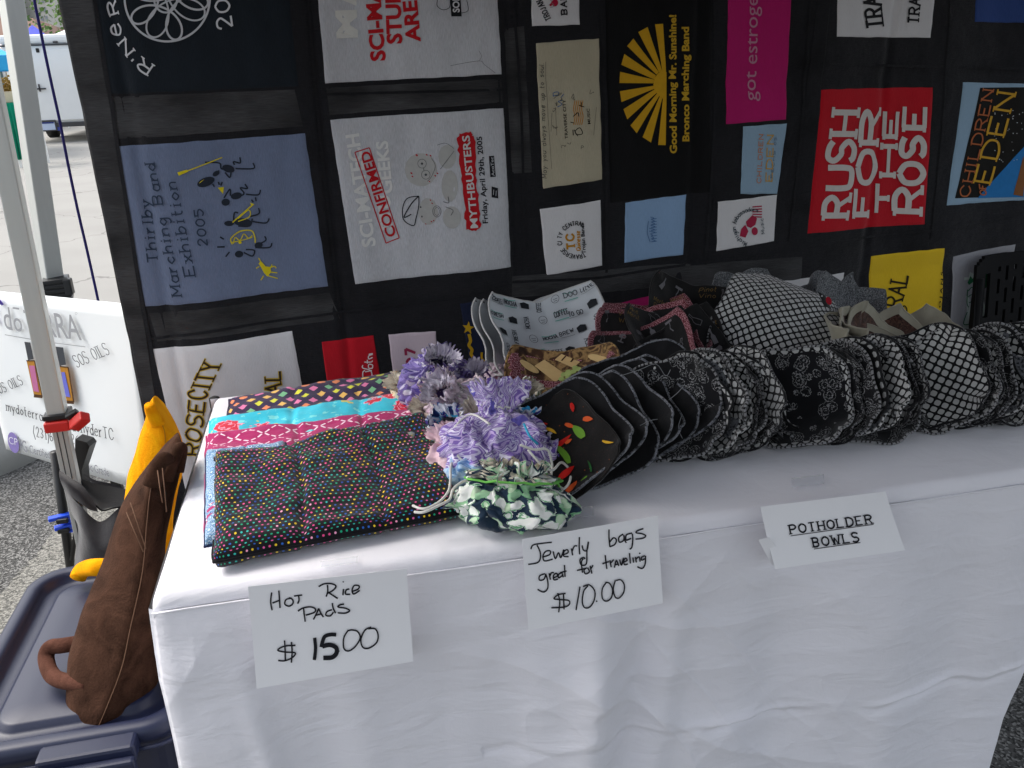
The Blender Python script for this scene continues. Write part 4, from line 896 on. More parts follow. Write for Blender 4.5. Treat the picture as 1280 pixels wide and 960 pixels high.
# pinched top lobes and seams that meet at the crown of the brown pillow
tube('crown_lobe', [S_(190, 606, .305), S_(197, 583, .31), S_(206, 573, .315), S_(211, 577, .32)], lambda s: .016-.006*s, M['brown_plush'], bt, sides=12, smoothn=5)
tube('crown_lobe', [S_(208, 600, .33), S_(217, 575, .34), S_(224, 560, .35), S_(228, 563, .355), S_(224, 590, .345)], lambda s: .012-.004*s, M['brown_plush'], bt, sides=12, smoothn=5)
for pts in (((158, 640), (168, 664), (179, 690)), ((163, 628), (172, 655), (182, 686)), ((203, 585), (206, 615), (208, 640)), ((197, 588), (200, 610), (203, 628))):
    tube('seam', [S_(x, y, .262-.05*(i/2)) + Vector((0, -.0, 0)) for i, (x, y) in enumerate(pts)], .001, M['seam_brown'], bt, sides=5)
la = [onZ(92, 868, zl+.03)+Vector((.02, .02, 0)), onZ(70, 848, zl+.025), onZ(58, 826, zl+.03), onZ(62, 810, zl+.045), onZ(78, 807, zl+.05), onZ(98, 812, zl+.05)+Vector((.01, .02, 0))]
tube('plush_arm', la, .0135, M['tan_plush'], bt, sides=14, smoothn=6)
yt = pillow('plush_pillow', [(150, 700), (150, 650), (157, 605), (168, 570), (176, 540), (181, 524), (184, 508)],
            [(170, 700), (178, 650), (190, 610), (204, 570), (206, 540), (197, 522), (188, 506)],
            [(215, 700), (216, 650), (222, 610), (230, 572), (226, 545), (206, 520), (193, 507)],
            [.56, .56, .56, .555, .55, .55, .55], .16, M['yellow_plush'], M['seam_gold'], 'yellow orange plush pillow behind the brown pillow', seed=9)
tube('crown_lobe', [S_(198, 530, .55), S_(190, 516, .545), S_(187, 506, .54)], lambda s: .014-.004*s, M['yellow_plush'], yt, sides=12, smoothn=5)
tube('plush_foot', [S_(160, 712, .55), S_(125, 709, .50), onZ(104, 712, zl+.035), onZ(97, 723, zl+.02)], lambda s: .019-.003*s, M['yellow_plush'], yt, sides=14, smoothn=6)
# ---------------------------------------------------------------- tent over the stall, poles, sign board, sandbag
def alu(name, c=(.55, .56, .55)): 
    g = G(name, .42, metal=.35, spec=.5); g.col(g.mix(g.noise(g.map(g.ob(), (30, 30, 1)), 3, 3), c, tuple(x*.88 for x in lin(c)[:3]))); return g.m
M['alu'] = alu('powder_coated_aluminium', (.60, .62, .60)); M['alu_inner'] = alu('bare_aluminium', (.52, .52, .50))
M['red_plastic'] = plastic('red_plastic', (.65, .02, .015), .4); M['black_plastic'] = plastic('black_plastic', (.012, .012, .013), .4)
M['canopy_white'] = fabric('canopy_polyester', (.62, .63, .68), vary=.08, st=.1)
tent = empty('stall_tent', (-.45, .95, 0), 'grey metal leg of the stall tent standing in a sandbag by the sign board', 'canopy tent')
YN = .97
A0 = onY(88, 524, YN); A1 = onY(74, 460, YN); 
p_top = onY(-35, 0, YN); p_mid = onY(73, 520, YN); p_bot = onY(103, 655, YN); di = (p_mid-p_top).normalized()
top = p_mid-di*((2.12-p_mid.z)/abs(di.z))
low = p_mid+di*((p_mid.z)/abs(di.z))
ANG = radians(4)
leg = sqtube('upper_leg', top, p_mid, .040, M['alu'], tent, ANG); 
inner = sqtube('lower_leg', p_mid-di*.02, low, .034, M['alu_inner'], tent, ANG, .002)
for o_ in (-.006, .006):
    n_ = Vector((sin(ANG), -cos(ANG), 0)); x_ = Vector((cos(ANG), sin(ANG), 0))
    sqtube('groove', p_mid+n_*.0168+x_*o_, low+n_*.0168+x_*o_, .0022, M['dark_metal'], inner, ANG, 0)
cl = empty('leg_latch', p_mid)
cl.parent = tent; cl.matrix_parent_inverse = parent_matrix(tent).inverted()
box('collar', p_mid+Vector((0, 0, .006)), (.056, .056, .014), M['black_plastic'], cl, ANG, .003)
v_, f_ = box_geo(p_mid+Vector((0, -.004, -.016)), (.056, .062, .026), ANG); bevel(obj('red_band', v_, f_, M['red_plastic'], cl, smooth=False), .004)
lv0 = onY(92, 533, YN-.035); lv1 = onY(107, 520, YN-.05)
sqtube('red_lever', lv0, lv1, .026, M['red_plastic'], cl, .2, .004); sqtube('lever_pad', onY(83, 522, YN-.03), onY(97, 514, YN-.03), .014, M['black_plastic'], cl, .2, .003)
# canopy roof and the other legs
cx0, cx1, cy0, cy1, ez = top.x-.02, top.x+3.05, YN-3.02, YN+.03, 2.12
ap = Vector(((cx0+cx1)/2, (cy0+cy1)/2, 3.0))
C4 = [Vector((cx0, cy0, ez)), Vector((cx1, cy0, ez)), Vector((cx1, cy1, ez)), Vector((cx0, cy1, ez))]
for i in range(4): obj('roof_panel', [C4[i], C4[(i+1) % 4], ap], [(0, 1, 2)], M['canopy_white'], tent, smooth=False)
for i in range(4):
    a_, b_ = C4[i], C4[(i+1) % 4]; dn = Vector((0, 0, -.26)); obj('valance', [a_, b_, b_+dn, a_+dn], [(0, 1, 2, 3)], M['canopy_white'], tent, smooth=False)
    sqtube('truss_bar', a_+Vector((0, 0, -.06)), b_+Vector((0, 0, -.06)), .03, M['alu'], tent, 0, 0)
for c_ in (C4[0]+Vector((.04, .04, 0)), C4[1]+Vector((-.04, .04, 0)), C4[2]+Vector((-.04, -.04, 0))): sqtube('upper_leg', c_, (c_.x, c_.y, .0), .044, M['alu'], tent, 0, 0)

YF = 1.75
f0, f1_ = onY(14, 0, YF), onY(58, 300, YF); df = (f1_-f0).normalized(); ft = f1_-df*1.6; fb = onY(67, 360, YF)
fp = empty('neighbour_tent_leg', (fb.x, YF, 0), 'grey leg of the neighbouring tent with a ribbed black sleeve above the sign board', 'tent leg')
sqtube('upper_leg', ft, fb, .052, M['alu'], fp, radians(38))
sl0, sl1 = onY(69, 347, YF-.03), onY(76, 376, YF-.03); dsl = (sl1-sl0)
for k in range(5):
    a_ = sl0+dsl*(k/5); b_ = sl0+dsl*((k+.86)/5); o_ = sqtube('sleeve_rib' if k else 'sleeve_top', a_, b_, .074, M['black_plastic'], fp, radians(12), .003)
sqtube('sleeve_core', sl0, sl1+dsl*.6, .067, M['black_plastic'], fp, radians(12), 0); sqtube('lower_leg', sl1, (sl1.x+.05, YF-.03, 0), .03, M['black_plastic'], fp)
bk_ = onY(86, 358, YF-.05); box('sleeve_lever', bk_, (.022, .03, .05), M['black_plastic'], fp, 0, .004)
# tie cord
cp = [onY(x, y, 1.46) for x, y in ((36, -60), (43, 0), (50, 35), (56, 65), (64, 103), (75, 153), (84, 200), (97, 262), (107, 305), (116, 345), (123, 377), (132, 420))]
M['cord_navy'] = ink('navy_cord', (.02, .015, .12)); cr = tube('tie_cord', cp, .0038, M['cord_navy'], None, sides=8, smoothn=3); tag(cr, 'thin navy tie cord hanging beside the quilt edge', 'cord')

# white sign board
bp = onY(174, 500, 1.12); dl = ray(-960, 262); dv = Vector((-.0, .10, 1)).normalized(); nb = dl.cross(dv).normalized()
if nb.dot(_f) > 0: nb = -nb
bh = lambda x, y, h=0: onP(x, y, bp, nb)+nb*h
g = G('glossy_sign_vinyl', .3, spec=.45); g.col((.82, .85, .86)); g.bump(g.noise(g.ob(), 4, 3), .1, .01); M['vinyl'] = g.m
sb = empty('sign_board', bh(90, 590), 'white sign board with two printed oil bottles behind the tent leg', 'sign')
q_ = [bh(9, 561), bh(196, 618), bh(170, 381), bh(-34, 361)]
o_ = grid('panel', lambda u, v: quad(q_, u, v)+nb*(.006*sin(u*5+2)*sin(v*3)), 20, 14, M['vinyl'], sb); md = o_.modifiers.new('thick', 'SOLIDIFY'); md.thickness = .006; md.offset = 0
def ba(a, col, name='lettering', h=.0105): return a.build(name, bh, INK(col), sb, h)
zb = lambda ox, oy, p, sc=9.143: Z(ox, oy, sc, p)
a = Art(); b = zb(0, 400, [(105, 95), (985, 222)])
a.bfont('d', (11, 410), (20.5, 412), 29, .004, up=(-.15, -1)); a.bfont('o', (23, 412.5), (33.5, 414), 25, .004, up=(-.15, -1)); a.stroke([(20.5, 384), (28.5, 385.2)], 2.2)
a.bfont('TE', (38, 414), (58, 417), 28, .006, up=(-.16, -1)); a.bfont('RRA', (63, 419), (107, 424), 31, .008, up=(-.2, -1)); a.stroke([(11, 417.5), (60, 426), (111, 432.5)], .9, False); a.ring(100, 391, 1.3, 1.3, .4); ba(a, '9a9ca0')
a = Art()
b = zb(0, 400, [(925, 530), (1300, 375)]); a.text('SOS OILS', b[0], b[1], 15, .85, serif=.8, slant=-.12, up=(-.35, -1)); b = zb(0, 400, [(5, 850), (310, 722)]); a.text('SOS OILS', b[0], b[1], 12, .8, serif=.8, slant=-.1, up=(-.35, -1))
a.text('mydoterra.com', (13, 512), (78, 530), 11, .85, serif=.7, up=(-.1, -1)); a.text('dasnyderTC', (90, 535), (148, 548), 13.5, .95, serif=.7, up=(-.1, -1))
a.text('(231)6', (48, 543), (72, 550), 12, .85, serif=.5, up=(-.1, -1)); a.text('268', (95, 552), (111, 555), 11, .85, up=(-.1, -1)); ba(a, '3a3c42')
a = Art(); b = zb(0, 500, [(255, 555), (355, 585)]); a.bfont('TG', b[0], b[1], 14, .01, up=(-.16, -1)); b = zb(0, 500, [(385, 590), (1290, 860)]); a.bfont('Certified Pure Therapeutic Grade', b[0], b[1], 10, .004, up=(-.16, -1)); ba(a, '8d8f96')
a = Art(); a.ellipse(21, 552, 6.5, 13.5, -.25); ba(a, '8678b4', 'round_logo'); a = Art(); a.bfont('CP', (16, 553), (27, 556), 9, -.01, up=(-.1, -1)); ba(a, 'e6e4f0', h=.0112)
a = Art(); a.stroke([(-2, 372), (3, 376), (8, 380), (3, 374)], 3); a.stroke([(-2, 395), (1, 400), (3, 404)], 2.5); a.stroke([(-3, 385), (2, 389)], 2); ba(a, '4a3aa0', 'purple_flourish')
for nm, cap, body, lab, lc in (('bottle_print', ((320, 240), (388, 248), (428, 440), (362, 450)), ((345, 455), (440, 455), (530, 865), (430, 855)), ((378, 510), (440, 512), (492, 815), (428, 800)), 'b86a94'), ('bottle_print', ((660, 292), (765, 305), (798, 500), (700, 520)), ((690, 515), (825, 530), (888, 930), (775, 925)), ((745, 585), (785, 585), (848, 870), (790, 860)), '6a6ec8')):
    a = Art(); a.gpoly(zb(0, 400, cap), 3, 3); ba(a, '3c4046', 'bottle_cap_print', .0105); a = Art(); a.gpoly(zb(0, 400, body), 3, 3); ba(a, 'b07a28', nm, .0105)
    b = zb(0, 400, body); a = Art(); a.stroke([b[0], b[1]], 1.6); a.stroke([b[1], b[2]], 1.8); a.stroke([b[2], b[3]], 4); ba(a, '4a2e12', 'bottle_shade_print', .0112); a = Art(); a.gpoly(zb(0, 400, lab), 3, 3); ba(a, lc, 'bottle_label_print', .0116)
# black display stand with blue clips
YB = 1.18
st = empty('display_stand', onZ(92, 716, 0), 'black display stand pole with blue clamps left of the sandbag', 'display stand')
s0, s1 = onY(72, 590, YB), onY(90, 720, YB); dd = (s1-s0).normalized(); s1 = s0+dd*(s0.z/abs(dd.z)); s00 = s0-dd*.06
tube('pole', [s00, s1], .0125, M['black_plastic'], st, sides=12); tube('brace', [onY(108, 560, YB-.02), onY(90, 700, YB-.02)], .006, M['black_plastic'], st)
M['blue_plastic'] = plastic('blue_plastic', (.02, .09, .75), .35)
for y_, dx in ((645, -4), (657, 2)):
    c_ = onY(80+(y_-645)*.13, y_, YB-.01)
    cl_ = empty('clamp', c_); cl_.parent = st; cl_.matrix_parent_inverse = parent_matrix(st).inverted()
    box('jaw', c_+Vector((dx*.002, -.01, .004)), (.055, .02, .010), M['blue_plastic'], cl_, .3, .002); box('jaw', c_+Vector((.012, -.005, -.012)), (.04, .02, .008), M['blue_plastic'], cl_, -.2, .002); box('pivot', c_+Vector((.0, -.02, -.004)), (.03, .012, .014), M['black_plastic'], cl_, 0, .003)
dk = [onY(*p, 1.03) for p in ((94, 549), (108, 553), (112, 558), (102, 588), (104, 610), (96, 612), (93, 580))]
bo = obj('bracket', dk+[p+Vector((.01, .03, 0)) for p in dk], [tuple(range(7)), tuple(range(7, 14))[::-1]]+[(k, (k+1) % 7, 7+(k+1) % 7, 7+k) for k in range(7)], M['black_plastic'], st, smooth=False)
# sandbag on the leg foot
M['bag_grey'] = fabric('sandbag_grey_nylon', (.045, .045, .05), vary=.3, st=.4, sheen=.3); M['bag_black'] = fabric('sandbag_black_lining', (.008, .008, .009))
sg = empty('sandbag', (low.x, .93, 0), 'dark grey sandbag wrapped round the foot of the tent leg', 'sandbag')
def pxgrid(name, rows, mat, parent, nu=30, nv=24, amp=.004):
    # rows: list of rows, each a list of (px, py, Y), splined both ways
    R_ = [catmull([onY(*p) for p in r_], 6) for r_ in rows]; m_ = len(R_[0]); cols = [catmull([r_[k] for r_ in R_], 5) for k in range(m_)]; n_ = len(cols[0])
    vs = []; 
    for j in range(n_):
        for k in range(m_): p = cols[k][j]; vs.append(p+Vector((0, -1, .2))*(amp*nz(p.x*14, p.y*14, p.z*14)+amp*.4*nz(p.x*40, p.y*40, p.z*40)))
    fs = [(j*m_+k, j*m_+k+1, (j+1)*m_+k+1, (j+1)*m_+k) for j in range(n_-1) for k in range(m_-1)]
    return obj(name, vs, fs, mat, parent)
Yb = .90
pxgrid('bag_body', [[(80, 610, Yb+.05), (100, 632, Yb-.01), (125, 652, Yb-.02), (150, 634, Yb), (165, 630, Yb+.1)], [(88, 640, Yb+.06), (100, 650, Yb-.03), (125, 668, Yb-.05), (150, 660, Yb-.04), (172, 655, Yb+.1)],
                    [(97, 660, Yb+.06), (103, 672, Yb-.05), (125, 690, Yb-.08), (150, 690, Yb-.06), (178, 680, Yb+.1)], [(93, 705, Yb+.08), (100, 714, Yb-.04), (125, 720, Yb-.06), (150, 722, Yb-.05), (180, 720, Yb+.1)], [(90, 735, Yb+.08), (100, 745, Yb-.02), (125, 750, Yb-.02), (150, 750, Yb), (180, 745, Yb+.1)]], M['bag_grey'], sg)
pxgrid('bag_flap', [[(74, 588, Yb-.0), (86, 596, Yb-.01), (102, 606, Yb-.02), (112, 618, Yb-.03), (120, 630, Yb-.03)], [(74, 597, Yb-.03), (86, 606, Yb-.045), (100, 617, Yb-.05), (112, 630, Yb-.05), (122, 638, Yb-.04)], [(80, 612, Yb-.02), (90, 622, Yb-.04), (102, 630, Yb-.05), (112, 637, Yb-.05), (124, 640, Yb-.03)]], M['bag_grey'], sg)
pxgrid('bag_inside', [[(100, 598, Yb+.09), (120, 604, Yb+.10), (140, 608, Yb+.1), (160, 612, Yb+.1)], [(104, 612, Yb+.06), (122, 622, Yb+.05), (142, 622, Yb+.05), (162, 622, Yb+.06)], [(108, 622, Yb+.0), (124, 636, Yb-.015), (142, 634, Yb-.01), (164, 632, Yb+.02)]], M['bag_black'], sg)
pxgrid('bag_collar', [[(104, 592, Yb+.13), (120, 600, Yb+.13), (142, 605, Yb+.13), (162, 615, Yb+.13)], [(108, 598, Yb+.12), (122, 606, Yb+.12), (142, 613, Yb+.12), (162, 621, Yb+.12)]], M['bag_grey'], sg)
tube('bag_rim', [onY(*p) for p in ((120, 632, Yb-.035), (128, 638, Yb-.04), (142, 635, Yb-.03), (156, 633, Yb-.015), (166, 632, Yb+.01))], .0022, M['bag_black'], sg, smoothn=4)
# crumpled scrap seen between stand and sandbag
sc_ = pxgrid('paper_scrap', [[(86, 633, 1.1), (92, 632, 1.09), (96, 640, 1.1)], [(90, 645, 1.08), (96, 645, 1.07), (99, 652, 1.09)], [(94, 656, 1.1), (98, 656, 1.09), (100, 655, 1.1)]], plain('cream_paper', (.6, .55, .4), .8), None, amp=.003)
tag(sc_, 'crumpled cream paper scrap between the stand and the sandbag', 'paper')
# ---------------------------------------------------------------- patterned fabrics (UV in metres)
def pat(name, build, rough=.85, sheen=.2, bumpk=.3):
    g = G(name, rough, sheen=sheen, spec=.18); uv = g.uv(); g.col(build(g, uv)); n = g.noise(g.map(uv, (1, 1, 1)), 700, 2); n2 = g.noise(g.ob(), 60, 4)
    g.bump(g.math('ADD', n, g.math('MULTIPLY', n2, 2)), bumpk, .002); M[name] = g.m; return g.m
def cellpat(g, uv, sc, rot=0, shift=.5, loc=(0, 0, 0)):   # returns local coords in cell and cell id vector ; rows shifted
    m = g.map(uv, (sc, sc, sc), (0, 0, rot), loc); s = g.sep(m); row = g.math('FLOOR', s[1]); off = g.math('MULTIPLY', g.math('MODULO', g.math('ABSOLUTE', row), 2.), shift)
    x = g.math('ADD', s[0], off); cx = g.math('SUBTRACT', g.math('FRACT', x), .5); cy = g.math('SUBTRACT', g.math('FRACT', s[1]), .5)
    return cx, cy, g.comb(g.math('FLOOR', x), row, 3.7)
def rad2(g, x, y): return g.math('SQRT', g.math('ADD', g.math('MULTIPLY', x, x), g.math('MULTIPLY', y, y)))
def dots(g, uv):
    x, y, idv = cellpat(g, uv, 118); d = rad2(g, x, y); w_ = g.wnoise(idv)
    c = g.ramp(w_, [(0, '18a078'), (.16, 'e0508c'), (.34, 'e8c428'), (.5, '2860b8'), (.64, 'd860a0'), (.76, '30b0a8'), (.88, 'f0a0c0'), (.95, '2048a0')], 'CONSTANT')
    return g.mix(g.math('LESS_THAN', d, .20), (.003, .003, .006), c)
pat('dot_cotton', dots)
def argyle(g, uv):
    m = g.map(uv, (36, 36, 1)); s = g.sep(m); row = g.math('FLOOR', s[1]); x = g.math('ADD', s[0], g.math('MULTIPLY', g.math('MODULO', row, 2.), .5))
    cx = g.math('ABSOLUTE', g.math('SUBTRACT', g.math('FRACT', x), .5)); cy = g.math('ABSOLUTE', g.math('SUBTRACT', g.math('FRACT', s[1]), .5)); d = g.math('ADD', cx, g.math('MULTIPLY', cy, .72))
    c = g.ramp(g.wnoise(g.comb(g.math('FLOOR', x), row, 1.3)), [(0, 'd8d838'), (.25, 'e88858'), (.45, '78b888'), (.65, 'e078a8'), (.85, 'e8b860')], 'CONSTANT')
    return g.mix(g.math('LESS_THAN', d, .30), '281440', c)
pat('argyle_cotton', argyle)
def turq(g, uv):
    nse = g.noise(uv, 60, 3, out='Color'); v = g.vmath('ADD', uv, g.vmath('SCALE', nse, None)) if False else uv
    w_ = g.map(uv, (1, 1, 1)); n = g.noise(w_, 45, 3, .5); vo = g.voro(w_, 14); vo2 = g.voro(g.map(uv, (1, 1, 1), loc=(.4, .3, 0)), 22)
    base = g.mix(g.math('GREATER_THAN', n, .62), '30c0d8', '78dce0')
    d = g.math('ADD', vo2, g.math('MULTIPLY', n, .35)); base = g.mix(g.math('LESS_THAN', d, .36), base, 'd8d070'); base = g.mix(g.math('LESS_THAN', d, .24), base, 'f0f0d0')
    d = g.math('ADD', vo, g.math('MULTIPLY', g.noise(w_, 90, 2), .3)); r = g.ramp(g.math('FRACT', g.math('MULTIPLY', d, 9)), [(0, 'd01838'), (.6, 'c01030'), (.75, 'f0a0b8')], 'CONSTANT')
    base = g.mix(g.math('LESS_THAN', d, .56), base, r); return base
pat('turquoise_floral', turq)
def magcross(g, uv):
    x, y, _ = cellpat(g, uv, 30, .785, 0); ax, ay = g.math('ABSOLUTE', x), g.math('ABSOLUTE', y); mn = g.math('MINIMUM', ax, ay); mx = g.math('MAXIMUM', ax, ay)
    k = g.math('MULTIPLY', g.math('LESS_THAN', mn, .045), g.math('MULTIPLY', g.math('GREATER_THAN', mx, .1), g.math('LESS_THAN', mx, .42))); return g.mix(k, 'a81860', 'f0dce8')
pat('magenta_cross_cotton', magcross)
def bluep(g, uv):
    d = g.voro(uv, 70); r = g.math('FRACT', g.math('MULTIPLY', d, 3.5)); return g.ramp(r, [(0, '1c3468'), (.35, '88b4d8'), (.6, '284c88'), (.8, 'c4dcec')])
pat('blue_paisley', bluep)
def marble(stops, sc=18, dist=3, det=2): return lambda g, uv: g.ramp(g.noise(uv, sc, det, dist), stops)
def flowers(bg, cols, sc=26, th=.42, extra=None):
    def f(g, uv):
        n = g.noise(uv, sc*2.2, 3, .8); d = g.voro(uv, sc); c = g.voro(uv, sc, 'Color'); w_ = g.sep(c)[0]; fl = g.ramp(w_, cols, 'CONSTANT')
        k = g.math('LESS_THAN', g.math('ADD', d, g.math('MULTIPLY', n, .3)), th+.14); o = g.mix(k, bg, fl)
        r = g.math('LESS_THAN', g.math('ABSOLUTE', g.math('SUBTRACT', g.math('ADD', d, g.math('MULTIPLY', n, .3)), th+.1)), .025); return g.mix(r, o, extra or bg)
    return f
pat('lilac_print', flowers('7868a8', [(0, 'c8c0dc'), (.35, '9080c0'), (.6, 'e0dce8'), (.8, '6050a0')], 55, .5, '483c80'))
pat('cream_yellow_print', marble([(.3, 'e0d8a0'), (.5, 'f0e8d0'), (.7, 'b8a870')], 60, 1))
pat('pink_grey_print', flowers('d8c4d0', [(0, 'b8a0b4'), (.4, 'e8dce0'), (.7, 'c8a8bc')], 60, .4, '8c7888'))
pat('purple_flower_white', flowers('e4e4ee', [(0, '402888'), (.3, '2c9cd0'), (.5, '583c9c'), (.75, '182860')], 34, .46, '60a8d0'))
pat('mint_leaf_print', flowers('dce4d8', [(0, '98b8a0'), (.4, 'c8d4c4'), (.7, '88a0a8')], 45, .35, 'a89c78'))
pat('blush_cotton', marble([(.2, 'd8b0bc'), (.6, 'e8c8d0'), (.8, 'f0dce0')], 20, .5))
pat('sky_marble', marble([(.3, '5080c0'), (.45, '90b8e0'), (.6, 'c4d8ec'), (.75, '6894cc')], 40, 2))
def purplemarble(g, uv):
    n = g.noise(uv, 7, 2, 1.6); r = g.math('FRACT', g.math('MULTIPLY', n, 11)); c = g.ramp(r, [(0, '8066b2'), (.2, 'ccc2e2'), (.38, '9078bc'), (.52, 'e2dcf0'), (.72, '6c54a6'), (.84, 'c0aada')], 'CONSTANT'); return g.mix(g.math('GREATER_THAN', g.noise(uv, 9, 2), .62), c, '6a60b8')
pat('purple_marble', purplemarble)
pat('green_floral', flowers('1c3044', [(0, 'eef0ea'), (.3, 'c4dcbc'), (.5, 'f2f2ee'), (.78, '98c49c')], 40, .60, '6cae7c'))
pat('red_pink_print', flowers('c83c68', [(0, 'e8c0cc'), (.4, 'a02048'), (.7, 'f0dce0')], 50, .42, '701838'))
pat('cream_lining', marble([(.2, 'cfc4b0'), (.7, 'e4dccb')], 20, .5)); pat('lilac_lining', marble([(.2, 'b4a8c0'), (.7, 'e0dae4')], 40, .5))
def lattice(g, uv):
    m = g.map(uv, (68, 68, 1), (0, 0, .78)); n = g.noise(uv, 30, 2, out='Color'); s = g.sep(m)
    a = g.math('ABSOLUTE', g.math('SINE', g.math('MULTIPLY', s[0], pi))); b = g.math('ABSOLUTE', g.math('SINE', g.math('MULTIPLY', s[1], pi)))
    d = g.math('MINIMUM', a, b); e = g.math('MAXIMUM', a, b); k = g.math('GREATER_THAN', g.math('ADD', d, g.math('MULTIPLY', g.math('SUBTRACT', 1, e), -.35)), .36)
    return g.mix(k, (.005, .005, .006), (.46, .46, .46))
pat('lattice_cotton', lattice)
def linefloral(g, uv):
    d = g.voro(uv, 42); n = g.noise(uv, 130, 3, 1.5); r = g.math('ABSOLUTE', g.math('SINE', g.math('ADD', g.math('MULTIPLY', d, 15), g.math('MULTIPLY', n, 9))))
    k = g.math('MULTIPLY', g.math('LESS_THAN', r, .34), g.math('LESS_THAN', d, .56)); return g.mix(k, (.004, .004, .006), (.30, .30, .31))
pat('line_floral_black', linefloral)
def greypaisley(g, uv):
    n = g.noise(uv, 260, 3, 1.5); d = g.voro(uv, 110); k = g.ramp(g.math('ADD', g.math('MULTIPLY', n, .7), g.math('MULTIPLY', d, .5)), [(.42, '0c0d10'), (.52, '484b52'), (.66, '85878e'), (.8, '26282c')]); return k
pat('grey_paisley', greypaisley)
def rope(g, uv):
    s = g.sep(uv); k = g.math('GREATER_THAN', g.math('ABSOLUTE', g.math('SINE', g.math('ADD', g.math('MULTIPLY', s[0], 260), g.math('MULTIPLY', g.noise(uv, 40, 2), 6)))), .55); return g.mix(k, (.008, .008, .009), (.24, .24, .25))
pat('rope_piping', rope)
pat('black_lining', lambda g, uv: g.mix(g.noise(uv, 40, 4), (.004, .004, .005), (.012, .012, .014)), sheen=.12)
def maroon(g, uv): n = g.noise(uv, 420, 2); return g.mix(g.math('GREATER_THAN', n, .53), '5c1020', 'b88890')
pat('maroon_print', maroon)
pat('coffee_white', lambda g, uv: g.mix(g.noise(uv, 20, 4), (.50, .53, .57), (.60, .63, .66)), bumpk=.2)
pat('wine_black', lambda g, uv: g.mix(g.noise(uv, 30, 4), (.006, .006, .007), (.016, .015, .015)))
pat('chili_black', lambda g, uv: g.mix(g.math('GREATER_THAN', g.noise(uv, 500, 2), .70), (.005, .004, .004), (.12, .03, .02)))
pat('cheese_print', lambda g, uv: g.ramp(g.noise(uv, 26, 3, 1), [(.3, '2a160c'), (.44, '4c3020'), (.54, '9c7c50'), (.62, '38200f'), (.74, 'b8965c')]))
pat('brown_fur_print', lambda g, uv: g.ramp(g.noise(uv, 90, 5, 1.5), [(.3, '1c1210'), (.5, '4a3028'), (.7, '6c4c40')]))
pat('cream_cotton', lambda g, uv: g.mix(g.noise(uv, 50, 4), (.33, .31, .24), (.42, .39, .31)))
pat('grey_knit', lambda g, uv: g.ramp(g.noise(uv, 330, 3, 1), [(.35, '24262a'), (.5, '5c5e62'), (.62, '8c8e90')]))
pat('white_piping', lambda g, uv: g.mix(g.noise(uv, 200, 2), (.4, .4, .4), (.6, .6, .6)))
M['cord_white'] = ink('cord_white', (.75, .74, .70)); M['cord_blue'] = ink('cord_blue', (.05, .45, .7)); M['cord_green'] = ink('cord_green', (.2, .6, .12)); M['cord_pink'] = ink('cord_pink', (.6, .08, .3)); M['cord_olive'] = ink('cord_olive', (.3, .33, .12)); M['cord_purple'] = ink('cord_purple', (.08, .03, .15))

# ---------------------------------------------------------------- rice pads
ZT = TH+.008
def pad(px, z0, z1, T, mat, label, seed, seams=(.34, .68), dip=0, name='rice_pad', drop=0, piping=None, rag=.003):
    # px: BL, BR, TR, TL spots; z0 height of the front edge, z1 of the back edge
    P = [onZ(*px[0], z0+T*.5), onZ(*px[1], z0+T*.5), onZ(*px[2], z1+T*.5), onZ(*px[3], z1+T*.5)]
    L, Wd = (P[1]-P[0]).length, (P[3]-P[0]).length; c = sum(P, Vector())/4
    t = empty(name, (c.x, c.y, ZT), label, 'fabric pad', 'folded rice pads at the left of the table')
    def puff(u, v):
        e = min(u*L, (1-u)*L, v*Wd, (1-v)*Wd); k = min(1, e/.022); k = sqrt(max(0, 1-(1-k)**2))
        for s in seams: k *= 1-.42*exp(-((u-s-.012*sin(v*5+seed))/.016)**2)
        return k
    nu, nv = 90, 60; vs, uv, fs = [], [], []
    for sgn in (1, -1):
        for j in range(nv+1):
            for i in range(nu+1):
                u, v = i/nu, j/nv; p = quad(P, u, v); k = puff(u, v); n = .009*nz(p.x*11, p.y*14, seed)+.003*nz(p.x*40, p.y*28, seed)
                d = -dip*exp(-((u-.34)/.12)**2)*v*v
                p = p+Vector((rag*nz(u*7, v*7, seed+5), rag*nz(u*9, v*6, seed+9)+d*.9, 0))
                vs.append(p+Vector((0, 0, sgn*T*.5*k+n*k+d*.3-drop*max(0, 1-v*5)**2+.0012*sin(v*Wd*420)*k*(sgn > 0)*.6))); eu, ev = min(u, 1-u)*L, min(v, 1-v)*Wd; ku = (1-min(1, eu/.02))**2*T*.55; kv = (1-min(1, ev/.02))**2*T*.55; uv.append((u*L+(ku if u > .5 else -ku), v*Wd+(kv if v > .5 else -kv)))
    m_ = (nu+1)*(nv+1)
    for s_ in (0, m_):
        for j in range(nv):
            for i in range(nu): a = s_+j*(nu+1)+i; q = (a, a+1, a+nu+2, a+nu+1); fs.append(q if s_ == 0 else q[::-1])
    o = obj('casing', vs, fs, mat, t, uv)
    bd = [vs[i] for i in range(nu+1)]+[vs[j*(nu+1)+nu] for j in range(1, nv+1)]+[vs[nv*(nu+1)+i] for i in range(nu-1, -1, -1)]+[vs[j*(nu+1)] for j in range(nv-1, 0, -1)]
    tube('edge_seam', bd[::2], .0022, piping or mat, t, sides=5, closed=True)
    return t
pad([(278, 604), (512, 560), (510, 463), (286, 500)], ZT+.0, ZT+.004, .022, M['argyle_cotton'], 'dark purple rice pad with coloured diamonds at the back of the stack', 1, (.36, .72))
pad([(262, 640), (540, 590), (524, 491), (262, 527)], ZT+.006, ZT+.016, .024, M['turquoise_floral'], 'turquoise rice pad printed with red roses', 2, (.38, .7))
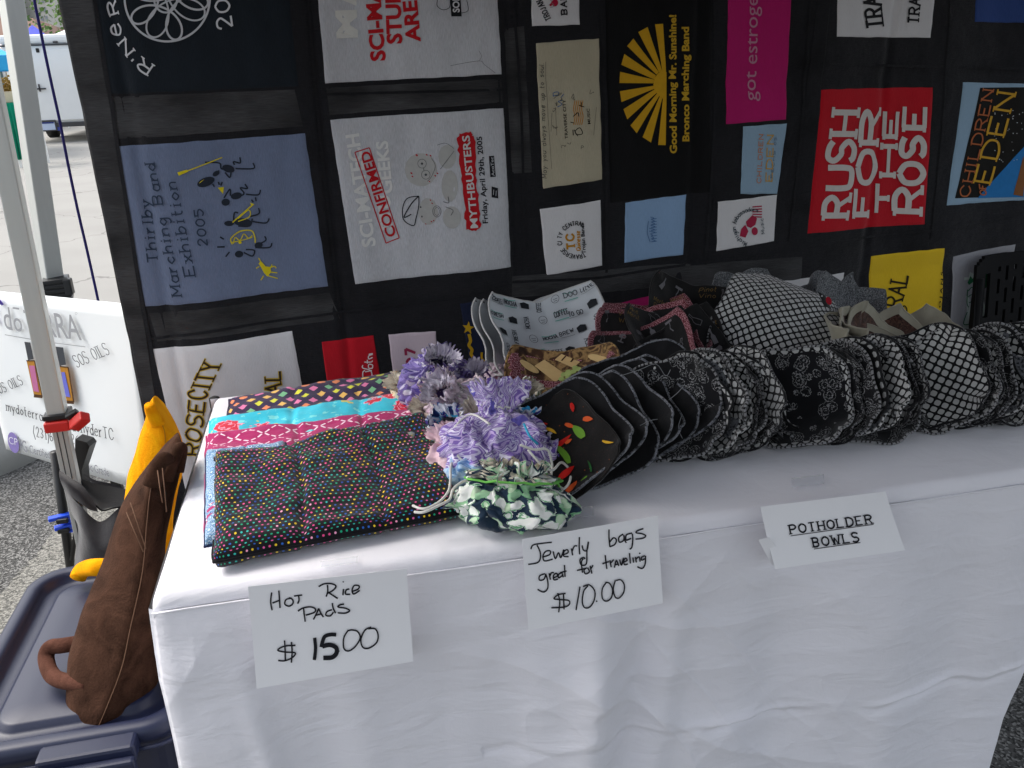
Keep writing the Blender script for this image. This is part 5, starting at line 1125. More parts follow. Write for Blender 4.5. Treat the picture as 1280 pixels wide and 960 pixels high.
pad([(256, 668), (545, 600), (527, 512), (258, 546)], ZT+.012, ZT+.026, .024, M['magenta_cross_cotton'], 'magenta rice pad with white stitched crosses', 3, (.4, .7))
pad([(256, 684), (370, 655), (357, 554), (258, 568)], ZT+.008, ZT+.036, .026, M['blue_paisley'], 'blue and white print rice pad peeping from under the dotted pad', 4, (.5,), piping=INK('1c2c50'))
pad([(267, 703), (581, 641), (532, 521), (268, 572)], ZT+.001, ZT+.042, .036, M['dot_cotton'], 'black rice pad with rainbow dots on top of the stack', 5, (.35, .68), dip=.012, piping=INK('0a0a10'))
# a stray white tie lying on the dotted pad
# ---------------------------------------------------------------- drawstring jewellery bags
def bag(cpx, z, R, axis, hgt, mat, lining, label, seed, cords=(), ruffle=.8, flat=.75, neck=.34, pleats=15, spin=0, body=1.0):
    R *= 1.34; hgt *= 1.2; ruffle *= .56; neck *= .85; c = onZ(*cpx, z); t = empty('drawstring_bag', (c.x, c.y, ZT), label, 'drawstring bag', 'pile of small drawstring jewellery bags')
    ax = Vector(axis).normalized(); s1 = ax.orthogonal().normalized(); s1 = Vector((ax.y, -ax.x, 0)).normalized() if abs(ax.z) < .95 else Vector((1, 0, 0)); s1 = (s1-ax*s1.dot(ax)).normalized(); s2 = ax.cross(s1)
    prof = [(0, 0), (.02, .35), (.08, .72), (.2, .95), (.35, 1.0), (.5, .9), (.62, .68), (.70, .46), (.75, neck), (.79, neck+.04), (.86, ruffle*.78), (.94, ruffle), (1.0, ruffle*1.06)]
    nu, nv = 120, 44; vs, uv, fs = [], [], []; ins = []
    def pr(k):
        for a, b in zip(prof[:-1], prof[1:]):
            if k <= b[0]: f = (k-a[0])/(b[0]-a[0]); f = f*f*(3-2*f) if a[0] > .3 else f; return a[1]+(b[1]-a[1])*f
        return prof[-1][1]
    def pt(th, k, inner=0):
        r = pr(k)*R*body if k < .72 else pr(k)*R
        A = .03+.20*min(1, max(0, (k-.3)/.4))**1.3 if k < .8 else .13
        ph = pleats*th+1.6*sin(th*2+seed)+1.2*nz(cos(th)*2, sin(th)*2, seed)+(k*3 if k > .8 else 0)
        rg = (1-min(1, abs(nz(cos(th)*2.6, sin(th)*2.6, k*5+seed))*4))**2
        r *= 1+A*(.65*sin(ph*(1 if k < .78 else 1.5))+.35*sin(ph*1.9+seed)) + .10*rg*(k > .1) + (.12*nz(cos(th)*7, sin(th)*7, k*16+seed) if k > .8 else .05*nz(cos(th)*7, sin(th)*7, k*14+seed)) + .16*nz(cos(th)*1.5, sin(th)*1.5+k*3, seed+4)*(k < .7)
        h = (k-.4)*hgt + (R*.05*sin(ph*1.3+seed*2)*(k-.8)*5 if k > .8 else 0) + R*.06*nz(cos(th)*3, sin(th)*3, seed)
        r -= inner
        return c + s1*(r*cos(th+spin)) + s2*(r*sin(th+spin)*flat) + ax*h
    def crump(p): q = p+Vector((seed*1.7, 0, 0)); return p+noise.noise_vector(q*26)*R*.13+noise.noise_vector(q*62)*R*.085+noise.noise_vector(q*130)*R*.03
    for j in range(nv+1):
        k = j/nv
        for i in range(nu+1):
            th = 2*pi*i/nu; p = crump(pt(th, k)); p.z = max(p.z, ZT+.002); vs.append(p); uv.append((i/nu*R*8, k*hgt*2.2))
    for j in range(nv):
        for i in range(nu): a = j*(nu+1)+i; fs.append((a, a+1, a+nu+2, a+nu+1))
    obj('pouch', vs, fs, mat, t, uv)
    vs2, uv2, fs2 = [], [], []
    for j in range(13):
        k = 1-.26*j/12
        for i in range(nu+1):
            th = 2*pi*i/nu; p = crump(pt(th, k)) + (crump(pt(th, k, .002))-crump(pt(th, k))); vs2.append(p); uv2.append((i/nu*R*5, k*hgt))
    for j in range(12):
        for i in range(nu): a = j*(nu+1)+i; fs2.append((a, a+1, a+nu+2, a+nu+1))
    obj('ruffle_lining', vs2, fs2, lining, t, uv2)
    nk = [pt(2*pi*i/40, .755)+(pt(2*pi*i/40, .755)-(c+ax*(.355*hgt)))*.12 for i in range(40)]; tube('drawstring', nk, .0019, M['cord_white'] if not cords else cords[0][0], t, sides=6, closed=True)
    for cm_, pts in cords: tube('drawstring', [Vector((p.x, p.y, max(p.z, ZT+.002))) for p in [onZ(x, y, zz) for x, y, zz in pts]], .0021, cm_, t, sides=7, smoothn=6)
    return t
B = ZT
bag((548, 478), B+.085, .055, (.1, -.35, .9), .10, M['lilac_print'], M['lilac_lining'], 'lilac and white bag with a wide gathered ruffle on top of the pile', 1, ruffle=.84, flat=1, pleats=19, neck=.4)
bag((514, 492), B+.04, .038, (-.5, -.3, .6), .08, M['cream_yellow_print'], M['cream_lining'], 'cream and yellow bag at the back left of the pile', 2, cords=((M['cord_pink'], [(545, 486, B+.05), (525, 485, B+.05), (512, 490, B+.045), (520, 494, B+.04), (538, 488, B+.05)]), (M['cord_white'], [(515, 490, B+.04), (500, 483, B+.035), (494, 480, B+.03)])), ruffle=.9)
bag((622, 476), B+.03, .040, (.6, .1, .5), .09, M['pink_grey_print'], M['lilac_lining'], 'grey lilac bag tucked under the back right of the pile', 3, cords=((M['cord_purple'], [(590, 455, B+.1), (605, 462, B+.09), (620, 478, B+.08), (632, 480, B+.08)]),), ruffle=.9)
bag((572, 512), B+.065, .060, (-.45, -.3, .75), .11, M['pink_grey_print'], M['lilac_lining'], 'pale pink bag with a long ruffle below the lilac bag', 4, ruffle=.86, flat=.9, pleats=20, neck=.42)
bag((614, 508), B+.05, .042, (.3, -.5, .6), .09, M['red_pink_print'], M['lilac_lining'], 'crimson and pink print bag in the middle of the pile', 5, ruffle=.9)
bag((568, 540), B+.05, .046, (-.3, -.5, .7), .09, M['purple_flower_white'], M['purple_flower_white'], 'white bag with purple and turquoise flowers at the left of the pile', 6, cords=((M['cord_blue'], [(560, 515, B+.09), (550, 525, B+.08), (545, 540, B+.07), (548, 552, B+.06), (556, 556, B+.06)]),), ruffle=.9)
bag((644, 516), B+.035, .040, (.35, -.35, .8), .10, M['mint_leaf_print'], M['cream_lining'], 'pale mint bag at the right of the pile by the maroon edges', 7, cords=((M['cord_blue'], [(660, 508, B+.11), (672, 505, B+.10), (680, 500, B+.10)]), (M['cord_blue'], [(648, 520, B+.11), (658, 530, B+.10), (664, 542, B+.08), (672, 550, B+.07)])), ruffle=.95, pleats=18)
bag((540, 560), B+.03, .035, (-.6, -.2, .3), .07, M['mint_leaf_print'], M['cream_lining'], 'pale mint bag squashed at the left edge by the pads', 8, ruffle=.8)
bag((582, 486), B+.06, .040, (.3, -.4, .8), .09, M['lilac_print'], M['lilac_lining'], 'lilac bag squeezed in at the back of the pile behind the crimson one', 21, ruffle=.9, pleats=17)
bag((545, 520), B+.045, .042, (-.4, -.5, .6), .08, M['blush_cotton'], M['cream_lining'], 'pale blush bag at the left above the flowered bag', 22, ruffle=.9)
bag((600, 540), B+.05, .045, (-.1, -.4, .8), .09, M['mint_leaf_print'], M['cream_lining'], 'pale mint bag peeping out above the marbled purple bag', 23, ruffle=.9)
bag((670, 575), B+.03, .040, (.5, -.4, .6), .08, M['lilac_print'], M['lilac_lining'], 'small lilac bag squeezed beside the chili print bowl', 24, ruffle=.9)
bag((573, 577), B+.035, .047, (-.25, .5, .55), .10, M['blush_cotton'], M['blush_cotton'], 'plain blush pink bag beside the dotted pad', 9, ruffle=.7, flat=.7)
bag((600, 592), B+.028, .050, (.1, .55, .45), .10, M['sky_marble'], M['sky_marble'], 'light blue marbled bag between the purple and green bags', 10, cords=((M['cord_white'], [(598, 580, B+.06), (583, 570, B+.07), (565, 578, B+.06), (563, 600, B+.06), (560, 615, B+.055), (548, 628, B+.05), (530, 636, B+.048), (516, 632, B+.046)]), (M['cord_white'], [(598, 596, B+.06), (585, 600, B+.06), (575, 604, B+.06), (566, 612, B+.056), (562, 624, B+.052), (548, 632, B+.05), (530, 640, B+.047), (518, 640, B+.045)])), ruffle=.7)
bag((652, 552), B+.045, .048, (.2, .1, .9), .10, M['purple_flower_white'], M['purple_flower_white'], 'white and purple flowered bag behind the marbled purple bag', 11, cords=((M['cord_blue'], [(655, 530, B+.12), (662, 545, B+.11), (672, 555, B+.09)]),), ruffle=1.0, flat=.9)
bag((622, 558), B+.062, .070, (.10, .35, .75), .15, M['purple_marble'], M['lilac_lining'], 'large purple marbled bag on the front of the pile', 12, cords=((M['cord_white'], [(612, 530, B+.13), (590, 518, B+.12), (572, 530, B+.11), (566, 550, B+.09), (574, 572, B+.07), (590, 578, B+.06), (604, 574, B+.06)]),
     (M['cord_white'], [(650, 556, B+.12), (668, 562, B+.11), (684, 562, B+.10), (690, 580, B+.07), (690, 600, B+.05), (705, 612, B+.04)]), (M['cord_white'], [(660, 562, B+.11), (676, 580, B+.09), (690, 588, B+.07), (702, 578, B+.06), (713, 590, B+.04), (710, 606, B+.035), (696, 617, B+.03)])), ruffle=.8, flat=.8, neck=.3, pleats=13)
bag((641, 628), B+.035, .068, (.1, .25, .75), .085, M['green_floral'], M['cream_lining'], 'navy and green floral bag with a cream lined mouth at the front edge', 14, cords=((M['cord_green'], [(660, 595, B+.07), (672, 586, B+.07), (682, 592, B+.07), (686, 600, B+.06)]), (M['cord_green'], [(685, 598, B+.06), (697, 604, B+.05), (698, 615, B+.035), (690, 625, B+.02)]), (M['cord_green'], [(584, 632, B+.03), (580, 645, B+.01), (587, 647, B+.005)])), ruffle=.95, flat=.62, neck=.8, pleats=20, body=1.06)

# ---------------------------------------------------------------- potholder bowls
def bowl(pos, nrm, spin, mat_in, mat_out, mat_edge, label, seed=0, a=.118, D=.07, group='potholder bowls stacked across the table', fold=.0, prints=None, thick=.0038, dart=.05, p=4.2, lip=None):
    n = Vector(nrm).normalized(); up = Vector((0, 0, 1)); x = up.cross(n); x = x.normalized() if x.length > .05 else Vector((1, 0, 0)); y = n.cross(x)
    cs, sn = cos(spin), sin(spin); X = x*cs+y*sn; Y_ = -x*sn+y*cs; pos = Vector(pos)
    r = random.Random(seed); b1, b2 = r.uniform(-.018, .018), r.uniform(-.018, .018)+fold; wv = r.uniform(0, 6)
    def f(u, v, h=0):   # u, v in -1..1 ; h along the opening direction
        q = (u*u+v*v)/2; au, av = abs(u), abs(v)
        k = 1-.13*q; dx = 1-dart*au**3*exp(-(v/.28)**2); dy = 1-dart*av**3*exp(-(u/.28)**2)
        rc = 1 if max(au, av) < 1e-6 else max(au, av)/((au**p+av**p)**(1/p)); rc = 1-(1-rc)*min(1, q*1.2)
        xx, yy = a*u*k*dx*rc, a*v*k*dy*rc
        z = D*q**1.05 + b1*u*v + b2*(u*u-v*v) - dart*.05*(au**2*exp(-(v/.10)**2)+av**2*exp(-(u/.10)**2)) + .009*nz(u*1.5, v*1.5, seed*3.1+1) + .0022*nz(u*5, v*5, seed)
        # local normal, roughly
        nx, ny = -D*u/a*1.05*.8, -D*v/a*1.05*.8; l = sqrt(nx*nx+ny*ny+1); xx += h*nx/l; yy += h*ny/l; z += h/l
        return pos+X*xx+Y_*yy+n*(z-D*.5)
    lowest = min(f(u, v, 0).z for u in (-1, -.5, 0, .5, 1) for v in (-1, -.5, 0, .5, 1))
    if lowest < ZT+.004: pos = pos+Vector((0, 0, ZT+.004-lowest))
    t = empty('potholder_bowl', pos, label, 'fabric bowl', group)
    N = 22; S_ = lambda i: -1+2*i/N
    def sheet_(h, nm, mat, flip):
        vs, uv, fs = [], [], []
        for j in range(N+1):
            for i in range(N+1): vs.append(f(S_(i), S_(j), h)); uv.append((S_(i)*a+seed*.37, S_(j)*a+seed*.21))
        for j in range(N):
            for i in range(N): q = j*(N+1)+i; w_ = (q, q+1, q+N+2, q+N+1); fs.append(w_[::-1] if flip else w_)
        return obj(nm, vs, fs, mat, t, uv)
    if lip:
        vs, uv, fi, fo = [], [], [], []
        for j in range(N+1):
            for i in range(N+1): vs.append(f(S_(i), S_(j), thick/2)); uv.append((S_(i)*a+seed*.37, S_(j)*a+seed*.21))
        for j in range(N):
            for i in range(N):
                q = j*(N+1)+i; m_ = max(abs((i+.5)/N*2-1), abs((j+.5)/N*2-1)); (fo if m_ > lip[1] else fi).append((q, q+1, q+N+2, q+N+1))
        obj('lining', vs, fi, mat_in, t, uv); obj('turned_lip', vs, fo, lip[0], t, uv)
    else: sheet_(thick/2, 'lining', mat_in, False)
    sheet_(-thick/2, 'outer_fabric', mat_out, True)
    ring = [(S_(i), -1) for i in range(N)]+[(1, S_(i)) for i in range(N)]+[(S_(N-i), 1) for i in range(N)]+[(-1, S_(N-i)) for i in range(N)]
    P = [f(u, v, 0) for u, v in ring]; v_, f_ = tube_geo(P, thick*.62, 8, True); sides = 8
    uvs = [(i//sides*.011, (i % sides)*.002) for i in range(len(v_))]; obj('rim_binding', v_, f_, mat_edge, t, uvs)
    if prints: prints(t, f)
    return t
cntr = [0]
ORD = ['nearest the bags', 'second', 'third']
# 1: standing row along the front. the openings face left towards the camera
FRONT = [
 # (px of centre, Y, tilt class, inside, outside, edge)
]
def wpos(px, py, Y): return onY(px, py, Y)
def chilis(t, f):
    r = random.Random(12); sh = {'red': 'c41c14', 'green': '6c9c30', 'orange': 'd85a28', 'yellow': 'd8a828', 'dark': '1f5c28'}; arts = {k: Art() for k in sh}
    def pepper(k, x, y, L, W, an, bend=.0):
        L *= 1.15; W *= .78; bend *= 1.5
        pts = []; n = 8
        for i in range(n+1): s = i/n; pts.append((s*L, W*sin(pi*min(1, .15+s*.85))**.8+bend*s*s*L))
        for i in range(n, -1, -1): s = i/n; pts.append((s*L, -W*sin(pi*min(1, .15+s*.85))**.8*.7+bend*s*s*L))
        arts[k].poly([(x+p[0]*cos(an)-p[1]*sin(an), y+p[0]*sin(an)+p[1]*cos(an)) for p in pts])
    for k, x, y, L, W, an, b in (('red', -.15, .05, .5, .08, -.1, .1), ('green', -.72, .78, .42, .09, -.7, .1), ('yellow', -.62, .0, .48, .08, 1.4, -.1), ('green', .1, -.35, .42, .09, 1.2, .3), ('green', .55, -.15, .3, .12, 1.3, .2), ('red', -.2, -.52, .3, .10, .2, 0), ('orange', -.35, .38, .2, .08, -.3, 0), ('orange', -.3, -.86, .3, .09, .25, .1), ('yellow', .15, .45, .2, .05, -1.2, 0), ('orange', .45, .3, .16, .06, -1, 0), ('orange', .75, .12, .2, .07, -.9, 0), ('dark', -.6, -.3, .3, .06, .2, .2), ('red', -.95, .25, .2, .09, .7, 0), ('orange', .25, -.0, .12, .05, 0, 0), ('green', -.3, .7, .12, .04, -.2, 0), ('red', .05, .65, .2, .05, -.7, 0), ('yellow', .75, -.5, .25, .03, -1.3, .2), ('dark', .3, -.75, .2, .03, 1, .2), ('orange', -.55, -.15, .12, .05, -1, 0), ('red', .8, .6, .2, .06, -2, 0), ('green', .0, -.85, .2, .05, .4, 0)): pepper(k, x, y, L, W, an, b)
    for k, a in arts.items(): a.build('printed_pepper', lambda u, v, h: f(u, v, h), INK(sh[k]), t, .0048, .00005)
    a = Art()
    for _ in range(40): a.ellipse(r.uniform(-.95, .95), r.uniform(-.95, .95), .012, .012, 0, 6)
    a.build('printed_speckle', lambda u, v, h: f(u, v, h), INK('8a4a20'), t, .0044, .00002)
def coffee(t, f):
    a = Art(); bk = Art(); tq = Art(); r = random.Random(6)
    W = ['COFFEE', 'TO GO', 'DOO', 'LATTE', 'FRESH', 'COFFEE', 'MOCHA', 'BREW']
    for i in range(7):
        for j in range(6):
            x, y = -.85+i*.28+r.uniform(-.03, .03), -.85+j*.34+r.uniform(-.03, .03); k = (i*2+j*3) % 5
            if k == 4:
                bk.poly([(x-.07, y-.05), (x+.07, y-.05), (x+.08, y+.06), (x, y+.10), (x-.08, y+.06)])
            elif k == 3: a.ring(x, y, .07, .08, .008); a.stroke([(x-.04, y), (x+.04, y)], .01); a.stroke([(x-.03, y-.04), (x+.03, y-.04)], .01)
            else:
                L = .24
                if k == 1: a.text(W[(i+j) % 8], (x, y-L/2), (x+.02, y+L/2), .08, .015, up=(-1, 0), serif=.8); continue
                a.text(W[(i+j) % 8], (x-L/2, y-.02), (x+L/2, y-.02+r.uniform(-.03, .03)), r.uniform(.06, .10), .016, up=(0, 1), serif=.7*(i % 2))
                if (i+j) % 2 == 0: tq.stroke([(x-L/2, y-.06), (x+L/2, y-.06)], .014); tq.stroke([(x-L/2, y+.09), (x-.02, y+.075), (x+L/2, y+.09)], .012)
                else: a.stroke([(x-L/2, y-.055), (x+L/2, y-.055)], .006)
    rot = lambda u, v, h: f(v, -u, h) if False else f(u, v, h)
    a.build('printed_words', rot, INK('484c52'), t, .0046, .00002); bk.build('printed_badge', rot, INK('20242a'), t, .0046, .00002); tq.build('printed_underlines', rot, INK('5cb0a0'), t, .0046, .00002)
def wine(seed):
    def g_(t, f):
        a = Art(); gd = Art(); rd = Art(); r = random.Random(seed)
        def P(x, y, an, pts, s): return [(x+(p*cos(an)-q*sin(an))*s, y+(p*sin(an)+q*cos(an))*s) for p, q in pts]
        for i in range(4):
            for j in range(4):
                x, y = -.75+i*.5+r.uniform(-.07, .07), -.75+j*.5+r.uniform(-.07, .07); an = r.uniform(-.6, .6); k = (i+j*3+seed) % 5
                if k == 0: a.poly(P(x, y, an, [(-.35, 0), (.35, 0), (.42, .35), (.2, .75), (-.2, .75), (-.42, .35)][::1], .17)); a.stroke(P(x, y, an, [(0, 0), (0, -.6)], .17), .025); a.stroke(P(x, y, an, [(-.35, -.62), (.35, -.62)], .17), .03); rd.poly(P(x, y, an, [(-.3, .05), (.3, .05), (.35, .35), (-.35, .35)], .17))
                elif k == 1: a.poly(P(x, y, an, [(-.3, -.7), (.3, -.7), (.3, .2), (.1, .5), (.1, .95), (-.1, .95), (-.1, .5), (-.3, .2)], .17))
                elif k == 2: a.stroke(P(x, y, an, [(-.5, .6), (.5, .6)], .17), .05, False); a.stroke(P(x, y, an, [(0, .6), (.05, .1), (-.05, -.3), (.02, -.8)], .17), .018)
                elif k == 3:
                    for m in range(2): gd.text(['Wine', 'Vino', 'Pinot', 'Merlot'][(i+j+m) % 4], (x-.18, y-.08+m*.14), (x+.18, y-.04+m*.14), .10, .012, up=(0, 1), slant=.2)
                else: a.stroke(P(x, y, an, [(-.3, -.7), (.3, -.7), (.3, .2), (.1, .5), (.1, .95), (-.1, .95), (-.1, .5), (-.3, .2), (-.3, -.7)], .17), .010, False)
        a.build('printed_glasses', lambda u, v, h: f(u, v, h), INK('77757a'), t, .0046, .00002); gd.build('printed_script', lambda u, v, h: f(u, v, h), INK('7c6438'), t, .0046, .00002); rd.build('printed_wine', lambda u, v, h: f(u, v, h), INK('6c1c30'), t, .0049, .00002)
    return g_
def cheese(t, f):
    a = Art(); b = Art(); c = Art(); d = Art(); r = random.Random(3)
    def P(x, y, an, pts, s): return [(x+(p*cos(an)-q*sin(an))*s, y+(p*sin(an)+q*cos(an))*s) for p, q in pts]
    for x, y, an, s in ((-.35, .05, -.9, .42), (-.25, .55, -.7, .5), (.05, .75, -.6, .4)):
        a.poly(P(x, y, an, [(-.5, -.2), (.5, -.25), (.55, .2), (-.45, .25)], s)); b.stroke(P(x, y, an, [(-.2, -.22), (-.2, .22)], s), .03); b.stroke(P(x, y, an, [(.2, -.22), (.2, .22)], s), .03)
    for k in range(60):
        an = r.uniform(0, 6.3); q = r.uniform(0, 1)**.5; c.ellipse(.34+.42*q*cos(an)*.9, .22+.30*q*sin(an)-.3*.42*q*cos(an), .05, .05, 0, 8)
    d.ellipse(-.62, -.25, .3, .10, -.8); d.ellipse(-.85, -.05, .2, .08, -.8)
    for x, y in ((.6, .7), (.75, .45), (-.6, .6)): a.ellipse(x, y, .2, .07, -.5)
    for a_, cl_, h in ((a, 'd2b27c', .0046), (b, '40220f', .0052), (c, 'a4b46c', .0056), (d, '6c8048', .005)): a_.build('printed_food', lambda u, v, hh: f(u, v, hh), INK(cl_), t, h, .00004)
gb = 'potholder bowls stacked across the table'
# back left: coffee print bowls, nested
for i, (px, py, Y) in enumerate(((672, 443, .68), (682, 432, .665), (694, 419, .645))):
    bowl(wpos(px, py, Y), (.03, -.50, .85), .02, M['coffee_white'], M['black_lining'], M['white_piping'],
         ['white coffee print bowl, lowest of three at the back left', 'white coffee print bowl, middle of three at the back left', 'white coffee print bowl with four raised corners, top of three'][i], 40, a=.145, D=.08, prints=coffee if i == 2 else None, dart=.10, p=9)
# maroon edged stack under the food print bowl
nf = Vector((-.22, -.30, .92)).normalized()
for i in range(6):
    bowl(wpos(702, 483, .37)-nf*(.0145*(5-i))+Vector((-.007*(5-i), -.017*(5-i), 0)), nf, .30, M['maroon_print'] if i < 5 else M['cheese_print'], M['maroon_print'], M['maroon_print'] if i < 5 else M['cheese_print'],
         ['lowest maroon print bowl of the stack behind the chili bowl', 'second maroon print bowl from the bottom behind the chili bowl', 'third maroon print bowl from the bottom of its stack', 'maroon print bowl two below the food print bowl', 'maroon print bowl directly under the food print bowl', 'brown bowl printed with cheese, bread and green grapes'][i], 60, a=.122, D=.045, prints=cheese if i == 5 else None, p=7)
# wine print bowls
wn = [((818, 420), .58, (-.15, -.42, .85), .25, 1), ((812, 428), .52, (-.1, -.40, .88), .1, 3), ((868, 400), .60, (.05, -.55, .75), -.35, 2), ((848, 428), .50, (.1, -.42, .85), -.2, 4), ((806, 450), .46, (-.25, -.40, .85), .4, 5), ((900, 430), .56, (.2, -.45, .8), .2, 6), ((872, 450), .44, (-.1, -.40, .88), .7, 7)]
wl = ['wine print bowl behind the coffee bowl with a maroon lining edge', 'wine print bowl with gold script left of its neighbours', 'wine print bowl with its corner raised against the white patch', 'black bowl with wine glasses and corkscrews in front of the other wine bowls',
      'black wine print bowl sunk low between the coffee bowl and the black lined row', 'black wine print bowl tucked behind the left side of the lattice bowl', 'dark wine print bowl lying flat below the corkscrew print bowl']
for i, (pp, Y, n, sp, sd_) in enumerate(wn):
    bowl(wpos(*pp, Y), n, sp, M['wine_black'], M['maroon_print'], M['maroon_print'] if i in (0, 1, 4) else M['wine_black'], wl[i], 80+i, a=.115, D=.06, prints=wine(sd_), p=7, lip=(M['maroon_print'], .93) if i in (0, 1, 4) else None)
# lattice bowl on top, lying with its outside up
bowl(wpos(976, 410, .52), (.04, .52, -.70), .62, M['line_floral_black'], M['lattice_cotton'], M['rope_piping'], 'large black and white lattice bowl lying upside down on the pile', 7, a=.152, D=.06, p=5)
bowl(wpos(978, 414, .54), (.08, .40, -.80), .5, M['black_lining'], M['grey_paisley'], M['rope_piping'], 'grey print bowl just under the upturned lattice bowl', 8, a=.14, D=.05)
bowl(wpos(960, 436, .46), (-.1, -.45, .85), .4, M['line_floral_black'], M['lattice_cotton'], M['rope_piping'], 'line flower bowl lying open beneath the upturned lattice bowl', 9, a=.12, D=.05)
# grey knit bowls behind, cream and brown bowls
gk = [((945, 378), .70, (.0, -.5, .8), .2), ((1044, 384), .68, (.1, -.5, .8), .5), ((1066, 388), .64, (.2, -.5, .8), .9), ((1086, 396), .66, (.3, -.4, .85), .4)]
gl_ = ['grey knit print bowl peeping out behind the lattice bowl', 'grey knit print bowl right of the red headed bird print', 'folded grey knit print bowl with a raised tip', 'grey knit print bowl beside the yellow patch']
for i, (pp, Y, n, sp) in enumerate(gk): bowl(wpos(*pp, Y), n, sp, M['grey_knit'], M['grey_knit'], M['grey_knit'], gl_[i], 90+i, a=.10, D=.055, p=6, dart=.12)
cb = [((1068, 440), .44, (.60, -.40, .65), .1), ((1078, 438), .45, (.58, -.40, .65), .2), ((1088, 436), .46, (.55, -.40, .7), .3), ((1098, 434), .47, (.5, -.40, .75), .35), ((1108, 432), .48, (.42, -.40, .8), .5), ((1130, 430), .50, (-.10, -.35, .9), .7), ((1148, 422), .56, (-.15, -.25, .92), .6)]
for i, (pp, Y, n, sp) in enumerate(cb):
    bowl(wpos(*pp, Y), n, sp, M['brown_fur_print'] if i != 6 else M['cream_cotton'], M['cream_cotton'], M['cream_cotton'], ['cream bowl with brown lining, leftmost of its fan', 'cream bowl, second from the left of its fan', 'cream bowl in the middle of its fan', 'cream bowl, fourth of its fan from the left', 'cream bowl leaning at the right of its fan', 'cream bowl opened wide showing its brown fur print lining', 'large cream bowl at the back beside the grey patch'][i], 100+i, a=.098, D=.045, p=3.2, lip=(M['cream_cotton'], .84) if i != 6 else None)
# the red headed bird print tab
bd = wpos(1033, 372, .47)
bt2 = empty('bird_print_corner', bd, 'black fabric corner printed with a red headed bird by the lattice bowl', 'fabric scrap')
grid('flap', lambda u, v: wpos(1022+10*u+8*(1-v), 364+6*u+18*(1-v), .44+.02*u)+Vector((0, -.004*sin(pi*u), 0)), 6, 6, M['black_lining'], bt2)
a = Art(); a.ellipse(1036, 376, 3.6, 5.5, -.4, 10); a.build('red_print', lambda x, y, h: wpos(x, y, .43), INK('a8182c'), bt2, 0, 0); a = Art(); a.ellipse(1027.5, 370, 1.1, 1.1, 0, 8); a.build('eye_print', lambda x, y, h: wpos(x, y, .429), INK('c8c8cc'), bt2, 0, 0)

# the long front row
row = []
def rowbowl(px, py, Y, n, sp, mi, mo, me, lab, seed, **kw): row.append(bowl(wpos(px, py, Y), n, sp, M[mi], M[mo], M[me], lab, seed, **kw))
nA = (-.50, -.62, .52)
rowbowl(690, 574, .150, (-.32, -.50, .85), .82, 'chili_black', 'chili_black', 'chili_black', 'black bowl printed with red, green and orange chili peppers at the front', 1, a=.102, D=.03, prints=chilis, p=9)
labs = ['second bowl of the front row, black lined with a pale paisley edge', 'third bowl of the front row, black lined behind the chili bowl', 'fourth bowl of the front row with a black lining', 'fifth bowl of the front row with a black lining', 'sixth bowl of the front row with a black lining', 'seventh bowl of the front row with a black lining', 'wide open black lined bowl, eighth of the front row']
for i in range(7):
    k = i/6; rowbowl(709+i*17, 567-i*8, .168+.018*i, (-.36+[0, .04, -.04, .03, -.04, .03, .05][i], -.54, .78+[0, -.04, .05, 0, .04, -.04, -.05][i]), .80+[0, .08, -.06, .08, -.08, .05, -.05][i]-.12*k, 'black_lining', 'grey_paisley', 'grey_paisley', labs[i], 200+i, a=.104+.016*(i == 6), D=.04, p=6, lip=(M['grey_paisley'], .955 if i < 6 else .97))
xs, x_ = [], 838.
rr = random.Random(17)
while x_ < 1306:
    xs.append(x_); x_ += rr.uniform(7, 10.5)
    if 912 < x_ < 930: x_ = 1000.
    if 1092 < x_ < 1108: x_ = 1158.
words = {'line_floral_black': 'black bowl with grey line flowers', 'grey_paisley': 'grey paisley bowl', 'lattice_cotton': 'black and white lattice bowl', 'black_lining': 'plain black lined bowl'}
seq = ['line_floral_black', 'grey_paisley', 'line_floral_black', 'lattice_cotton', 'line_floral_black', 'black_lining', 'lattice_cotton', 'line_floral_black', 'lattice_cotton']
tens = ['', '', 'twenty', 'thirty', 'forty', 'fifty', 'sixty']; ones = ['', 'first', 'second', 'third', 'fourth', 'fifth', 'sixth', 'seventh', 'eighth', 'ninth', 'tenth', 'eleventh', 'twelfth', 'thirteenth', 'fourteenth', 'fifteenth', 'sixteenth', 'seventeenth', 'eighteenth', 'nineteenth']
def ordinal(n): return ones[n] if n < 20 else (tens[n//10]+'-'+ones[n % 10] if n % 10 else tens[n//10][:-1]+'ieth')
for i, x_ in enumerate(xs):
    hero = x_ in (1000., 1158.); k = (x_-838)/460
    mi = 'line_floral_black' if x_ == 1000. else 'lattice_cotton' if x_ == 1158. else seq[(i*5+i//4) % 9]; mo = 'lattice_cotton' if mi != 'lattice_cotton' else 'line_floral_black'
    py = 536-28*k+rr.uniform(-2.5, 2.5); nx_ = -.52+rr.uniform(-.05, .05)
    rowbowl(x_-(6 if hero else 0), py, .225-.02*k+rr.uniform(-.006, .006), (nx_, -.60+rr.uniform(-.04, .04), .48+rr.uniform(-.05, .05)), .45+rr.uniform(-.35, .35), mi, mo, ('rope_piping', mi, mo)[i % 3], words[mi]+', '+ordinal(i+9)+' in the front row from the left', 300+i, a=.095+rr.uniform(-.003, .004)+(.004 if hero else 0), D=.052, prints=None, lip=(M[mo], .88) if i % 2 else None, p=3.4)

